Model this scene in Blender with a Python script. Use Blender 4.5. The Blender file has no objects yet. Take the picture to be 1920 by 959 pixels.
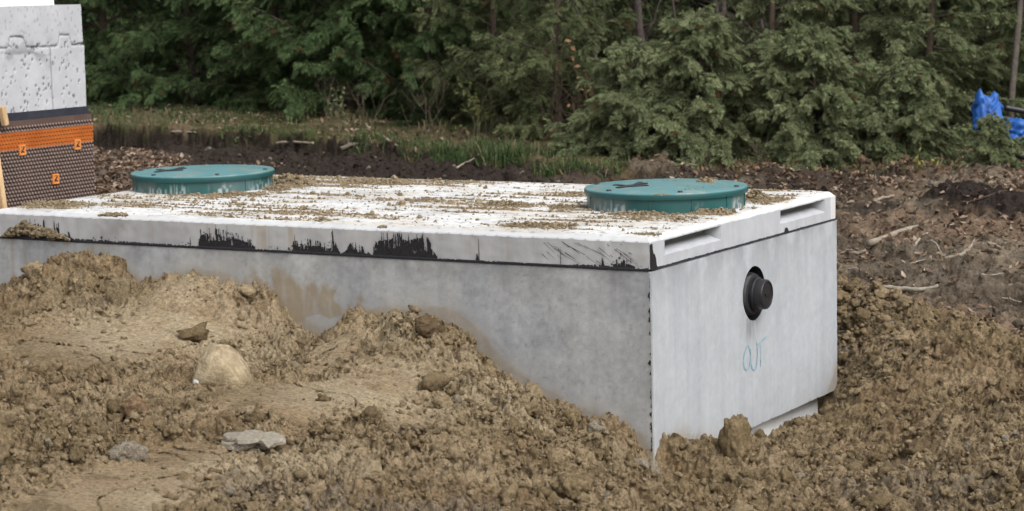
import bpy, bmesh, math, random
import numpy as np

# ------------------------------------------------------------------ camera, sky, sun, exposure
SC = bpy.context.scene
COL = SC.collection
F = 4141.2459                       # focal length in pixels of a 1920 px wide frame
CX = np.array([3.6668, -7.2759, 1.0853])
YAW, PITCH, ROLL = -0.5294, 0.1245, -0.0233
FW = np.array([math.sin(YAW)*math.cos(PITCH), math.cos(YAW)*math.cos(PITCH), -math.sin(PITCH)])
_r = np.array([math.cos(YAW), -math.sin(YAW), 0.0])
_u = np.cross(_r, FW)
RT = _r*math.cos(ROLL) + _u*math.sin(ROLL)
UP = -_r*math.sin(ROLL) + _u*math.cos(ROLL)
FH = FW[:2]/np.linalg.norm(FW[:2])          # horizontal heading
RH = np.array([FH[1], -FH[0]])

from mathutils import Matrix, Vector
cam_data = bpy.data.cameras.new("camera")
cam = bpy.data.objects.new("camera", cam_data)
COL.objects.link(cam)
cam_data.sensor_width = 36.0
cam_data.lens = F/1920*36.0
cam_data.clip_start, cam_data.clip_end = 0.1, 500
M = Matrix.Identity(4)
for i in range(3):
    M[i][0], M[i][1], M[i][2], M[i][3] = RT[i], UP[i], -FW[i], CX[i]
cam.matrix_world = M
cam_data.dof.use_dof = True
cam_data.dof.focus_distance = 8.7
cam_data.dof.aperture_fstop = 5.6
SC.camera = cam

SUN_EL, SUN_DIR = math.radians(50), np.array([0.85, -0.36])     # bright part of the cloud, over the right shoulder of the tank's end
world = bpy.data.worlds.new("World"); SC.world = world
world.use_nodes = True
nt = world.node_tree; nt.nodes.clear()
sky = nt.nodes.new("ShaderNodeTexSky"); sky.sky_type = 'NISHITA'; sky.sun_disc = False
sky.sun_elevation = SUN_EL
sky.sun_rotation = math.atan2(SUN_DIR[0], SUN_DIR[1])
sky.dust_density = 4.0
hs = nt.nodes.new("ShaderNodeHueSaturation"); hs.inputs['Saturation'].default_value = 0.22
bg = nt.nodes.new("ShaderNodeBackground"); bg.inputs['Strength'].default_value = 0.14
wo = nt.nodes.new("ShaderNodeOutputWorld")
nt.links.new(sky.outputs[0], hs.inputs['Color']); nt.links.new(hs.outputs[0], bg.inputs[0]); nt.links.new(bg.outputs[0], wo.inputs[0])
sl = bpy.data.lights.new("sun", 'SUN'); sl.energy = 1.0; sl.angle = math.radians(35); sl.color = (1.0, 0.97, 0.92)
so = bpy.data.objects.new("sun", sl); COL.objects.link(so)
sd = Vector((SUN_DIR[0]*math.cos(SUN_EL), SUN_DIR[1]*math.cos(SUN_EL), math.sin(SUN_EL)))
so.rotation_euler = sd.to_track_quat('Z', 'Y').to_euler()
so.location = (4, 2, 8)
SC.view_settings.view_transform = 'Standard'
SC.view_settings.look = 'None'
SC.view_settings.exposure = 0.52
SC.view_settings.gamma = 1.0
SC.view_settings.use_curve_mapping = False
SC.render.engine = 'CYCLES'
SC.cycles.max_bounces = 6
SC.cycles.transparent_max_bounces = 4

# ------------------------------------------------------------------ measuring helpers
def ray(u, v): return FW + RT*((u-960)/F) - UP*((v-479.5)/F)
def at_d(u, v, d): return CX + ray(u, v)*d
def at_x(u, v, X): r = ray(u, v); return CX + r*((X-CX[0])/r[0])
def at_y(u, v, Y): r = ray(u, v); return CX + r*((Y-CX[1])/r[1])
def at_z(u, v, Z): r = ray(u, v); return CX + r*((Z-CX[2])/r[2])
def td(x, y):
    dx, dy = x-CX[0], y-CX[1]
    d = dx*FH[0]+dy*FH[1]
    return (dx*RH[0]+dy*RH[1])/np.maximum(d, .1), d
def xy_td(t, d): return CX[0]+d*(FH[0]+t*RH[0]), CX[1]+d*(FH[1]+t*RH[1])
def u2t(u): return (np.asarray(u, float)-960)/F

# ------------------------------------------------------------------ noise
def _h(ix, iy, iz, seed):
    with np.errstate(over='ignore'):
        n = (ix.astype(np.int64).astype(np.uint32)*np.uint32(374761393) + iy.astype(np.int64).astype(np.uint32)*np.uint32(668265263)
             + iz.astype(np.int64).astype(np.uint32)*np.uint32(2147483647 & 1274126177) + np.uint32((seed*362437+7919) & 0xffffffff))
        n = (n ^ (n >> np.uint32(13)))*np.uint32(1274126177)
        n = (n ^ (n >> np.uint32(15)))*np.uint32(2246822519)
        n = n ^ (n >> np.uint32(16))
    return n.astype(np.float32)/np.float32(4294967295.0)
Z0 = np.zeros(1, np.int64)
def h2(ix, iy, seed): return _h(ix, iy, Z0, seed)
def vn(x, y, seed=0):
    x = np.asarray(x, np.float64); y = np.asarray(y, np.float64)
    ix, iy = np.floor(x), np.floor(y); fx, fy = x-ix, y-iy
    fx = fx*fx*fx*(fx*(fx*6-15)+10); fy = fy*fy*fy*(fy*(fy*6-15)+10)
    a, b, c, d = h2(ix, iy, seed), h2(ix+1, iy, seed), h2(ix, iy+1, seed), h2(ix+1, iy+1, seed)
    return (a+(b-a)*fx)*(1-fy) + (c+(d-c)*fx)*fy
def fbm(x, y, octv=4, seed=0, gain=.5):
    s = 0; a = 1; n = 0; ca, sa = math.cos(.7), math.sin(.7)
    x = np.asarray(x, float); y = np.asarray(y, float)
    for o in range(octv):
        s = s + a*vn(x, y, seed+o*17); n += a; a *= gain
        x, y = (x*ca-y*sa)*2.03+5.1, (x*sa+y*ca)*2.03+9.7
    return s/n
def vn3(p, seed=0):
    i = np.floor(p); f = p-i; f = f*f*(3-2*f); r = 0
    for dx in (0, 1):
        for dy in (0, 1):
            for dz in (0, 1):
                w = (f[:, 0] if dx else 1-f[:, 0])*(f[:, 1] if dy else 1-f[:, 1])*(f[:, 2] if dz else 1-f[:, 2])
                r = r + w*_h(i[:, 0]+dx, i[:, 1]+dy, i[:, 2]+dz, seed)
    return r
def fbm3(p, octv=3, seed=0):
    s = 0; a = 1; n = 0
    for o in range(octv):
        s = s+a*vn3(p, seed+o*13); n += a; a *= .5; p = p*2.07+3.3
    return s/n
def bumps(x, y, cell, seed, dens=.8):
    gx, gy = x/cell, y/cell
    ix, iy = np.floor(gx), np.floor(gy)
    v = np.zeros_like(gx)
    for dx in (-1, 0, 1):
        for dy in (-1, 0, 1):
            cx, cy = ix+dx, iy+dy
            px, py = cx+.15+.7*h2(cx, cy, seed), cy+.15+.7*h2(cx, cy, seed+1)
            rr = .28+.42*h2(cx, cy, seed+2)**1.5
            rr = np.where(h2(cx, cy, seed+3) < dens, rr, 1e-3)
            ex = .7+.6*h2(cx, cy, seed+4)
            q = 1-(((gx-px)*ex)**2+((gy-py)/ex)**2)/rr**2
            v = np.maximum(v, np.sqrt(np.maximum(q, 0))*rr)
    return v*cell
def sstep(a, b, x):
    t = np.clip((x-a)/(b-a), 0, 1); return t*t*(3-2*t)
def mix(a, b, t):
    a = np.asarray(a, float); b = np.asarray(b, float); t = np.asarray(t)[..., None]
    return a+(b-a)*t

# ------------------------------------------------------------------ mesh and object helpers
def np_mesh(name, V, Q=None, T=None, col=None, smooth=True):
    me = bpy.data.meshes.new(name)
    V = np.asarray(V, np.float32)
    nq = 0 if Q is None else len(Q); ntr = 0 if T is None else len(T)
    me.vertices.add(len(V)); me.vertices.foreach_set('co', V.ravel())
    loops = []
    if nq: loops.append(np.asarray(Q, np.int32).ravel())
    if ntr: loops.append(np.asarray(T, np.int32).ravel())
    lp = np.concatenate(loops)
    me.loops.add(len(lp)); me.loops.foreach_set('vertex_index', lp)
    st = np.concatenate([np.arange(nq)*4, nq*4+np.arange(ntr)*3]).astype(np.int32)
    me.polygons.add(nq+ntr); me.polygons.foreach_set('loop_start', st)
    me.polygons.foreach_set('use_smooth', np.full(nq+ntr, smooth, bool))
    if col is not None:
        a = me.color_attributes.new('Col', 'FLOAT_COLOR', 'POINT')
        c = np.ones((len(V), 4), np.float32); c[:, :3] = col
        a.data.foreach_set('color', c.ravel())
    me.update(calc_edges=True); me.validate()
    return me
def put(name, me, mat, parent=None, **props):
    o = bpy.data.objects.new(name, me); COL.objects.link(o)
    if mat is not None:
        if len(me.materials) == 0: me.materials.append(mat)
    if parent is not None: o.parent = parent
    for k, v in props.items(): o[k] = v
    return o
def thing(name, label, cat, loc=(0, 0, 0), group=None):
    o = bpy.data.objects.new(name, None); COL.objects.link(o); o.location = loc
    o.empty_display_size = .1
    o['label'] = label; o['category'] = cat
    if group: o['group'] = group
    return o
def child(name, me, mat, root, **props):
    """part built in world coordinates under a root that may be moved"""
    o = put(name, me, mat, root, **props)
    off = Vector((0, 0, 0)); r = root
    while r is not None: off += r.location; r = r.parent
    o.location = -off
    return o

class MB:
    def __init__(s): s.v = []; s.q = []; s.t = []; s.c = []; s.n = 0
    def add(s, V, Q=None, T=None, col=(1, 1, 1)):
        V = np.asarray(V, float)
        s.v.append(V)
        if Q is not None and len(Q): s.q.append(np.asarray(Q, int)+s.n)
        if T is not None and len(T): s.t.append(np.asarray(T, int)+s.n)
        c = np.empty((len(V), 3)); c[:] = col; s.c.append(c); s.n += len(V)
        return s
    def box(s, lo, hi, col=(1, 1, 1), R=None, o=None):
        x0, y0, z0 = lo; x1, y1, z1 = hi
        V = np.array([(x0, y0, z0), (x1, y0, z0), (x1, y1, z0), (x0, y1, z0), (x0, y0, z1), (x1, y0, z1), (x1, y1, z1), (x0, y1, z1)], float)
        if R is not None: V = V@np.asarray(R).T
        if o is not None: V = V+np.asarray(o)
        return s.add(V, [(0, 3, 2, 1), (4, 5, 6, 7), (0, 1, 5, 4), (1, 2, 6, 5), (2, 3, 7, 6), (3, 0, 4, 7)], col=col)
    def tube(s, P, R, n=6, col=(1, 1, 1), caps=True):
        P = np.asarray(P, float); R = np.broadcast_to(np.asarray(R, float), (len(P),))
        T = np.gradient(P, axis=0); T /= np.linalg.norm(T, axis=1)[:, None]+1e-9
        a = np.cross(T, (0.31, .17, .93)); a /= np.linalg.norm(a, axis=1)[:, None]+1e-9
        b = np.cross(T, a); k = np.arange(n)/n*2*np.pi
        V = (P[:, None]+R[:, None, None]*(a[:, None]*np.cos(k)[None, :, None]+b[:, None]*np.sin(k)[None, :, None])).reshape(-1, 3)
        Q = []; m = len(P)
        for i in range(m-1):
            for j in range(n):
                Q.append((i*n+j, i*n+(j+1) % n, (i+1)*n+(j+1) % n, (i+1)*n+j))
        Tr = []
        if caps:
            V = np.vstack([V, P[:1], P[-1:]])
            for j in range(n):
                Tr.append((m*n, (j+1) % n, j)); Tr.append((m*n+1, (m-1)*n+j, (m-1)*n+(j+1) % n))
        return s.add(V, Q, Tr, col)
    def lathe(s, prof, n=72, col=(1, 1, 1), axis='z', c=(0, 0, 0)):
        """prof: (radius, height) rows"""
        prof = np.asarray(prof, float); m = len(prof); k = np.arange(n)/n*2*np.pi
        x = prof[:, 0:1]*np.cos(k); y = prof[:, 0:1]*np.sin(k); z = np.repeat(prof[:, 1:2], n, 1)
        V = np.stack([x, y, z], -1) if axis == 'z' else np.stack([z, x, y], -1)
        V = V.reshape(-1, 3)+np.asarray(c, float)
        i, j = np.meshgrid(np.arange(m-1), np.arange(n), indexing='ij'); j2 = (j+1) % n
        Q = np.stack([i*n+j, i*n+j2, (i+1)*n+j2, (i+1)*n+j], -1).reshape(-1, 4)
        return s.add(V, Q, col=col)
    def patch(s, A, B, C, D, nu, nv, col=(1, 1, 1)):
        """grid over the quad A B C D (A->B is u, A->D is v)"""
        A, B, C, D = [np.asarray(p, float) for p in (A, B, C, D)]
        a, b = np.meshgrid(np.linspace(0, 1, nu+1), np.linspace(0, 1, nv+1), indexing='ij'); a = a[..., None]; b = b[..., None]
        V = (A*(1-a)+B*a)*(1-b)+(D*(1-a)+C*a)*b
        i, j = np.meshgrid(np.arange(nu), np.arange(nv), indexing='ij'); w = nv+1
        Q = np.stack([i*w+j, (i+1)*w+j, (i+1)*w+j+1, i*w+j+1], -1).reshape(-1, 4)
        return s.add(V.reshape(-1, 3), Q, col=col)
    def data(s):
        V = np.concatenate(s.v); C = np.concatenate(s.c)
        Q = np.concatenate(s.q) if s.q else None; T = np.concatenate(s.t) if s.t else None
        return V, Q, T, C
    def mesh(s, name, smooth=True, fV=None, fC=None):
        V, Q, T, C = s.data()
        if fC is not None: C = fC(V, C)
        if fV is not None: V = fV(V)
        return np_mesh(name, V, Q, T, C, smooth)

# ------------------------------------------------------------------ materials (procedural)
def mat(name, col=None, rough=.8, var=.15, vscale=8.0, bump=0.0, bscale=60.0, bdist=.01, spec=.3, translucent=0.0, streak=None, metal=0.0, detail=6):
    m = bpy.data.materials.new(name); m.use_nodes = True
    n = m.node_tree; n.nodes.clear(); L = n.links.new
    out = n.nodes.new('ShaderNodeOutputMaterial'); p = n.nodes.new('ShaderNodeBsdfPrincipled')
    p.inputs['Roughness'].default_value = rough; p.inputs['Specular IOR Level'].default_value = spec; p.inputs['Metallic'].default_value = metal
    geo = n.nodes.new('ShaderNodeTexCoord')
    if col is None:
        a = n.nodes.new('ShaderNodeAttribute'); a.attribute_name = 'Col'; src = a.outputs['Color']
    else:
        a = n.nodes.new('ShaderNodeRGB'); a.outputs[0].default_value = (*col, 1); src = a.outputs[0]
    def noise(scale, det, vec=None):
        t = n.nodes.new('ShaderNodeTexNoise'); t.inputs['Scale'].default_value = scale; t.inputs['Detail'].default_value = det
        t.inputs['Roughness'].default_value = .62
        L(vec if vec is not None else geo.outputs['Object'], t.inputs['Vector']); return t
    t1 = noise(vscale, detail)
    mr = n.nodes.new('ShaderNodeMapRange'); mr.inputs[1].default_value = .3; mr.inputs[2].default_value = .7
    mr.inputs[3].default_value = 1-var; mr.inputs[4].default_value = 1+var
    L(t1.outputs['Fac'], mr.inputs[0])
    mul = n.nodes.new('ShaderNodeVectorMath'); mul.operation = 'SCALE'; L(src, mul.inputs[0]); L(mr.outputs[0], mul.inputs['Scale'])
    c = mul.outputs[0]
    if streak:
        mp = n.nodes.new('ShaderNodeMapping'); mp.inputs['Scale'].default_value = streak[0]; L(geo.outputs['Object'], mp.inputs[0])
        t3 = noise(1.0, 5, mp.outputs[0])
        m3 = n.nodes.new('ShaderNodeMapRange'); m3.inputs[1].default_value = .3; m3.inputs[2].default_value = .7
        m3.inputs[3].default_value = 1-streak[1]; m3.inputs[4].default_value = 1+streak[1]
        L(t3.outputs['Fac'], m3.inputs[0])
        mu = n.nodes.new('ShaderNodeVectorMath'); mu.operation = 'SCALE'; L(c, mu.inputs[0]); L(m3.outputs[0], mu.inputs['Scale']); c = mu.outputs[0]
    L(c, p.inputs['Base Color'])
    if bump:
        t2 = noise(bscale, 8)
        b = n.nodes.new('ShaderNodeBump'); b.inputs['Strength'].default_value = bump; b.inputs['Distance'].default_value = bdist
        L(t2.outputs['Fac'], b.inputs['Height']); L(b.outputs[0], p.inputs['Normal'])
    if translucent:
        tr = n.nodes.new('ShaderNodeBsdfTranslucent'); L(c, tr.inputs[0])
        ms = n.nodes.new('ShaderNodeMixShader'); ms.inputs[0].default_value = translucent
        L(p.outputs[0], ms.inputs[1]); L(tr.outputs[0], ms.inputs[2]); L(ms.outputs[0], out.inputs[0])
    else:
        L(p.outputs[0], out.inputs[0])
    return m

M_dirt = mat('dirt', None, .95, .44, 70, 1.0, 170, .014, .08, detail=9)
M_ground = mat('forest_soil', None, .95, .38, 40, 1.0, 70, .02, .08, detail=9)
M_clod = mat('clod', None, .95, .40, 90, 1.0, 190, .014, .08, detail=9)
M_rock = mat('rock', None, .95, .22, 45, .8, 80, .014, .12, detail=9)
M_conc = mat('concrete', None, .85, .05, 14, .35, 180, .003, .25, streak=((14, 14, .7), .05))
M_tar = mat('tar', (.012, .012, .016), .45, .3, 60, .5, 120, .004, .5)
M_chalk = mat('chalk', (.20, .44, .56), .95, .25, 160)
M_green = mat('green_plastic', None, .38, .1, 9, .12, 60, .002, .5)
M_black = mat('black_plastic', (.016, .016, .019), .42, .25, 40, .2, 60, .003, .5)
M_rubber = mat('rubber', None, .6, .2, 40, .2, 60, .003, .4)
M_leaf = mat('foliage', None, .6, .25, 5, spec=.2, translucent=.38)
M_bark = mat('bark', None, .95, .3, 30, .8, 50, .01, .1)
M_dead = mat('dead_leaf', None, .8, .25, 40, spec=.15, translucent=.12)
M_grass = mat('grass_blade', None, .65, .2, 8, spec=.2, translucent=.25)
M_wood = mat('wood', None, .8, .15, 6, .3, 50, .003, .2, streak=((60, 60, 3), .18))
M_wall = mat('wall_concrete', None, .9, .08, 10, .3, 90, .004, .2)
M_memb = mat('membrane', None, .5, .12, 20, .1, 80, .002, .4)
M_tarp = mat('tarp', None, .5, .15, 12, .3, 30, .006, .5)

# ------------------------------------------------------------------ terrain
class TPS:
    def __init__(s, P, lam=1e-4):
        P = np.asarray(P, float); s.c = P[:, :2]; n = len(P)
        K = s.k(P[:, None, :2]-P[None, :, :2])+lam*np.eye(n)
        A = np.zeros((n+3, n+3)); A[:n, :n] = K; A[:n, n] = 1; A[:n, n+1:] = s.c; A[n, :n] = 1; A[n+1:, :n] = s.c.T
        s.w = np.linalg.solve(A, np.concatenate([P[:, 2], np.zeros(3)]))
    def k(s, d):
        r2 = (d**2).sum(-1); return .5*r2*np.log(r2+1e-9)
    def __call__(s, x, y):
        x = np.asarray(x, float); sh = x.shape; x = x.ravel(); y = np.asarray(y, float).ravel(); o = np.empty(len(x)); n = len(s.c)
        for i in range(0, len(x), 40000):
            X, Y = x[i:i+40000], y[i:i+40000]
            r2 = (X[:, None]-s.c[:, 0])**2+(Y[:, None]-s.c[:, 1])**2
            o[i:i+40000] = (.5*r2*np.log(r2+1e-9))@s.w[:n]+s.w[n]+s.w[n+1]*X+s.w[n+2]*Y
        return o.reshape(sh)

TL = 3.25; TW = 1.83; LZ = .1233          # tank length, width, top of the lid
low = []
# soil heaped against the long side of the tank (outline seen against the concrete)
for u, v in ((-60, 530), (0, 522), (45, 492), (95, 480), (130, 468), (170, 482), (205, 492), (222, 520), (250, 514), (290, 504), (345, 500), (390, 506), (425, 522), (480, 546), (515, 575),
             (550, 598), (590, 618), (612, 598), (640, 583), (690, 576), (740, 578), (790, 570), (845, 590), (870, 615), (900, 650), (940, 690), (985, 718), (1025, 738), (1045, 772), (1080, 772), (1120, 792), (1160, 790), (1195, 792), (1225, 838)):
    p = at_y(u, v+(27 if u < 1000 else 16 if u < 1210 else 62), -.13); low.append(p)
    if u < 1150: low.append((p[0]-.01, .12, p[2]))
# soil along the end face
for u, v in ((1246, 850), (1275, 815), (1310, 808), (1345, 800), (1400, 812), (1450, 806), (1490, 795), (1530, 775)):
    p = at_x(u, v+(66 if u < 1260 else 34 if u < 1290 else 22), .12); low.append(p)
    if u > 1320: low.append((-.12, p[1]+.03, p[2]-.04))
# (u, v, distance) on the mounds in front, on the pile beyond the end, and on the far bank
for u, v, d in ((1560, 770, 9.5), (1580, 750, 9.75), (1580, 680, 10.05), (1580, 600, 10.25), (1580, 540, 10.45), (1650, 560, 10.25), (1740, 577, 10.05), (1815, 600, 9.85), (1850, 622, 9.75), (1920, 645, 9.55), (2050, 660, 9.3),
                (1600, 700, 9.75), (1700, 690, 9.3), (1800, 700, 9.0), (1900, 720, 8.75), (1650, 790, 8.75), (1560, 840, 8.6), (1450, 850, 8.3), (1600, 880, 8.0), (1750, 840, 8.1), (1900, 850, 7.8), (1450, 880, 8.0), (1350, 912, 7.7),
                (1600, 959, 7.3), (1900, 959, 7.0), (1420, 959, 7.25), (1250, 959, 7.05), (1000, 959, 6.75), (700, 959, 6.45), (300, 959, 6.25), (0, 959, 6.15), (2100, 959, 6.9), (-200, 959, 6.1),
                (60, 580, 9.2), (180, 575, 9.15), (300, 580, 9.0), (430, 600, 8.95), (540, 660, 8.75), (100, 640, 8.6), (300, 660, 8.45), (100, 720, 8.0), (300, 720, 7.95), (415, 735, 7.85), (560, 720, 8.1), (600, 660, 8.6), (700, 640, 8.5),
                (800, 640, 8.45), (870, 690, 8.35), (700, 720, 8.05), (840, 750, 8.0), (950, 770, 8.05), (100, 810, 7.3), (300, 810, 7.25), (500, 810, 7.25), (700, 810, 7.35), (900, 830, 7.5), (1050, 850, 7.65), (1180, 888, 7.75), (1100, 815, 8.0),
                (1250, 908, 7.75), (-200, 700, 8.2), (-300, 560, 9.6), (2200, 800, 8.2),
                (1600, 590, 10.9), (1750, 600, 10.5), (1900, 640, 9.9), (1620, 520, 11.2), (1750, 520, 11.0), (1900, 540, 10.7), (1620, 440, 12.0), (1760, 440, 11.8), (1900, 440, 11.7), (1620, 380, 12.8), (1760, 380, 12.6), (1900, 385, 12.5),
                (1640, 335, 13.7), (1760, 325, 13.7), (1900, 315, 13.7), (2100, 420, 12), (2100, 320, 13.6), (2300, 500, 11),
                (205, 355, 13.0), (205, 320, 14.4), (205, 290, 15.9), (400, 300, 15.4), (600, 312, 14.9), (800, 335, 14.2), (1000, 345, 13.8), (1200, 345, 13.6), (1450, 345, 13.4), (-100, 300, 16.3)):
    low.append(at_d(u, v, d))
for x, y, z in ((-.3, 2.25, -.62), (-1.5, 2.3, -.75), (-2.7, 2.3, -.7), (-3.55, 1.9, -.55), (-3.6, .6, -.45), (-1, 3.3, -.55), (-2.6, 3.4, -.5), (-1.7, 1, -.8), (.2, 3.2, -.42), (-4.4, 2.6, -.35), (-4.3, 1, -.35),
                (3.6, -7.3, -.55), (1.5, -7, -.52), (5.5, -6, -.55), (3, -5, -.5), (7, -2, -.5), (-2.5, -5, -.4), (-5, -2.5, -.35), (-5.5, 0, -.3), (6, 3, -.35)):
    low.append((x, y, z))
LOW = TPS(low, 3e-3)
LIPU = [-900, 0, 170, 300, 420, 560, 640, 720, 800, 900, 1000, 1100, 1300, 1600, 1900, 2600]
LIPD = [18.5, 17.4, 17.0, 16.6, 16.2, 15.8, 15.5, 15.2, 14.95, 14.6, 14.35, 14.15, 13.9, 13.75, 13.7, 13.7]
LIPV = [225, 229, 231, 236, 246, 253, 262, 274, 288, 298, 307, 316, 330, 332, 318, 318]
LIPT = u2t(LIPU)
LIPZ = np.array([at_d(u, v, d)[2] for u, v, d in zip(LIPU, LIPV, LIPD)])
DCU = [-900, 0, 1200, 1575, 1650, 1740, 1820, 1850, 1920, 2050, 2600]
DCD = [11.2, 10.8, 10.6, 10.5, 10.3, 10.1, 9.9, 9.8, 9.62, 9.4, 8.8]
def lip_d(t): return np.interp(t, LIPT, LIPD)
def dirt_d(t): return np.interp(t, u2t(DCU), DCD)

SMOOTH = []      # trodden, slick patches in the dirt: centre, radius, strength
for u, v, d, r, k in ((180, 640, 8.6, .42, 1), (330, 610, 8.9, .3, .9), (60, 610, 8.9, .3, .7), (520, 750, 7.8, .36, .85), (640, 740, 7.95, .34, .8), (720, 700, 8.15, .22, .7), (760, 770, 7.75, .25, .6), (250, 900, 6.6, .25, 1), (180, 945, 6.3, .28, 1), (330, 860, 6.9, .2, 1), (100, 959, 6.2, .2, .9),
                  (640, 640, 8.6, .12, .9), (620, 680, 8.4, .15, .8), (900, 830, 7.5, .15, .5), (440, 660, 8.45, .2, .5)):
    p = at_d(u, v, d); SMOOTH.append((p[0], p[1], r, k))
def slick(x, y):
    wx = x+.12*(fbm(x*5, y*5, 3, 71)-.5); wy = y+.12*(fbm(x*5, y*5, 3, 73)-.5); s = np.zeros_like(x)
    for a, b, r, k in SMOOTH: s = np.maximum(s, k*np.exp(-(((wx-a)**2+(wy-b)**2)/r**2)**1.5))
    return np.clip(s*1.25, 0, 1)
LUMPS = []       # knolls and hollows of the dirt
for u, v, d, r, h in ((130, 480, 9.55, .12, .01), (345, 520, 9.35, .16, .0), (800, 590, 8.65, .14, .0), (690, 600, 8.75, .1, .01), (1480, 720, 9.0, .1, -.0), (1700, 840, 8.2, .16, -.07), (1880, 860, 7.75, .12, -.06), (980, 840, 7.55, .14, .05), (1070, 900, 7.3, .14, .05),
                  (240, 780, 7.55, .1, -.03), (1750, 620, 9.6, .14, .04), (1650, 600, 9.9, .12, .04), (1820, 760, 8.5, .12, .05), (60, 850, 7.0, .08, -.06), (580, 770, 7.55, .12, -.03), (870, 900, 7.0, .16, .05), (1160, 940, 7.0, .14, .04), (1140, 812, 8.02, .09, .035), (1302, 835, 8.0, .10, .075)):
    p = at_d(u, v, d); LUMPS.append((p[0], p[1], r, h))

LUMPS.append((.06, -.05, .12, -.12))
def zone(x, y):
    """returns t, d, dirt mask, bank mask (1 = undisturbed ground above the cut)"""
    t, d = td(x, y)
    nz = fbm(x*2.2, y*2.2, 4, 5)-.5; nf = fbm(x*9, y*9, 3, 9)-.5
    dirt = 1-sstep(-.08, .08, d-dirt_d(t)+nz*.5+nf*.25)
    s = d-lip_d(t)+nz*1.3+nf*.55
    bank = sstep(-.10, .13, s)
    return t, d, dirt, bank
def height(x, y, fine=True):
    t, d, dirt, bank = zone(x, y)
    lo = LOW(x, y)
    lo = np.where(d > 17.5, -.2, lo); lo = np.clip(lo, -1.0, .3)
    hi = np.interp(t, LIPT, LIPZ)+(d-lip_d(t))*.012+.05*(fbm(x*.7, y*.7, 3, 33)-.5)
    z = lo*(1-bank)+hi*bank
    for a, b, r, h in LUMPS: z = z+h*np.exp(-((x-a)**2+(y-b)**2)/r**2)
    # dark heap of dug soil on the right bank
    a, b, _ = at_d(1838, 392, 12.35)
    z = z+.15*np.exp(-(((x-a)/.3)**2+((y-b)/.3)**2)**1.6)*(1+.7*(fbm(x*9, y*9, 3, 37)-.5))
    if fine:
        sl = slick(x, y); rg = 1-.93*sl
        wx = x+.03*(fbm(x*14, y*14, 2, 41)-.5); wy = y+.03*(fbm(x*14, y*14, 2, 43)-.5)
        pt = sstep(.35, .62, fbm(x*1.7, y*1.7, 3, 47))            # coarse and fine crumb areas
        dz = .085*(fbm(x*2.6, y*2.6, 4, 21)-.5)*(.35+.65*rg)
        bi = lambda L, sd: np.abs(2*vn(wx/L+sd, wy/L, sd)-1)-.36
        cr_ = .055*bi(.17, 51)*(.4+.6*pt)+.046*bi(.085, 53)*(.4+.6*pt)+.034*bi(.045, 55)+.021*bi(.024, 57)+.010*bi(.012, 59)
        wx2 = x+.022*(fbm(x*60, y*60, 2, 45)-.5); wy2 = y+.022*(fbm(x*60, y*60, 2, 46)-.5)
        cr_ = cr_+.42*bumps(wx2, wy2, .095, 60, .35)*pt+.45*bumps(wx2, wy2, .05, 70, .5)+.45*bumps(wx2, wy2, .026, 80, .6)-.016
        dz = dz+rg*cr_+.010*(fbm(x*30, y*30, 3, 23)-.5)*(.3+.7*rg)
        cr = np.abs(fbm(x*3.1, y*3.1, 3, 91)-.5)                    # drying cracks in the slick patches
        dz = dz-.018*sl*(1-sstep(.0, .012, cr))
        oz = .10*(fbm(x*3, y*3, 4, 25)-.5)+.06*(fbm(x*14, y*14, 4, 27)-.5)+.3*bumps(wx, wy, .1, 95, .5)+.05*(np.abs(2*vn(wx/.11, wy/.11, 96)-1)-.4)
        oz = oz*(1-.5*bank)
        z = z+dz*dirt+oz*(1-dirt)
        # keep loose soil out of the concrete and off the slab
        edge = (bank > .03) & (bank < .97)
        z = z+np.where(edge, .16*(fbm(x*7, y*7, 4, 29)-.5), 0)
    return z

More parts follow.
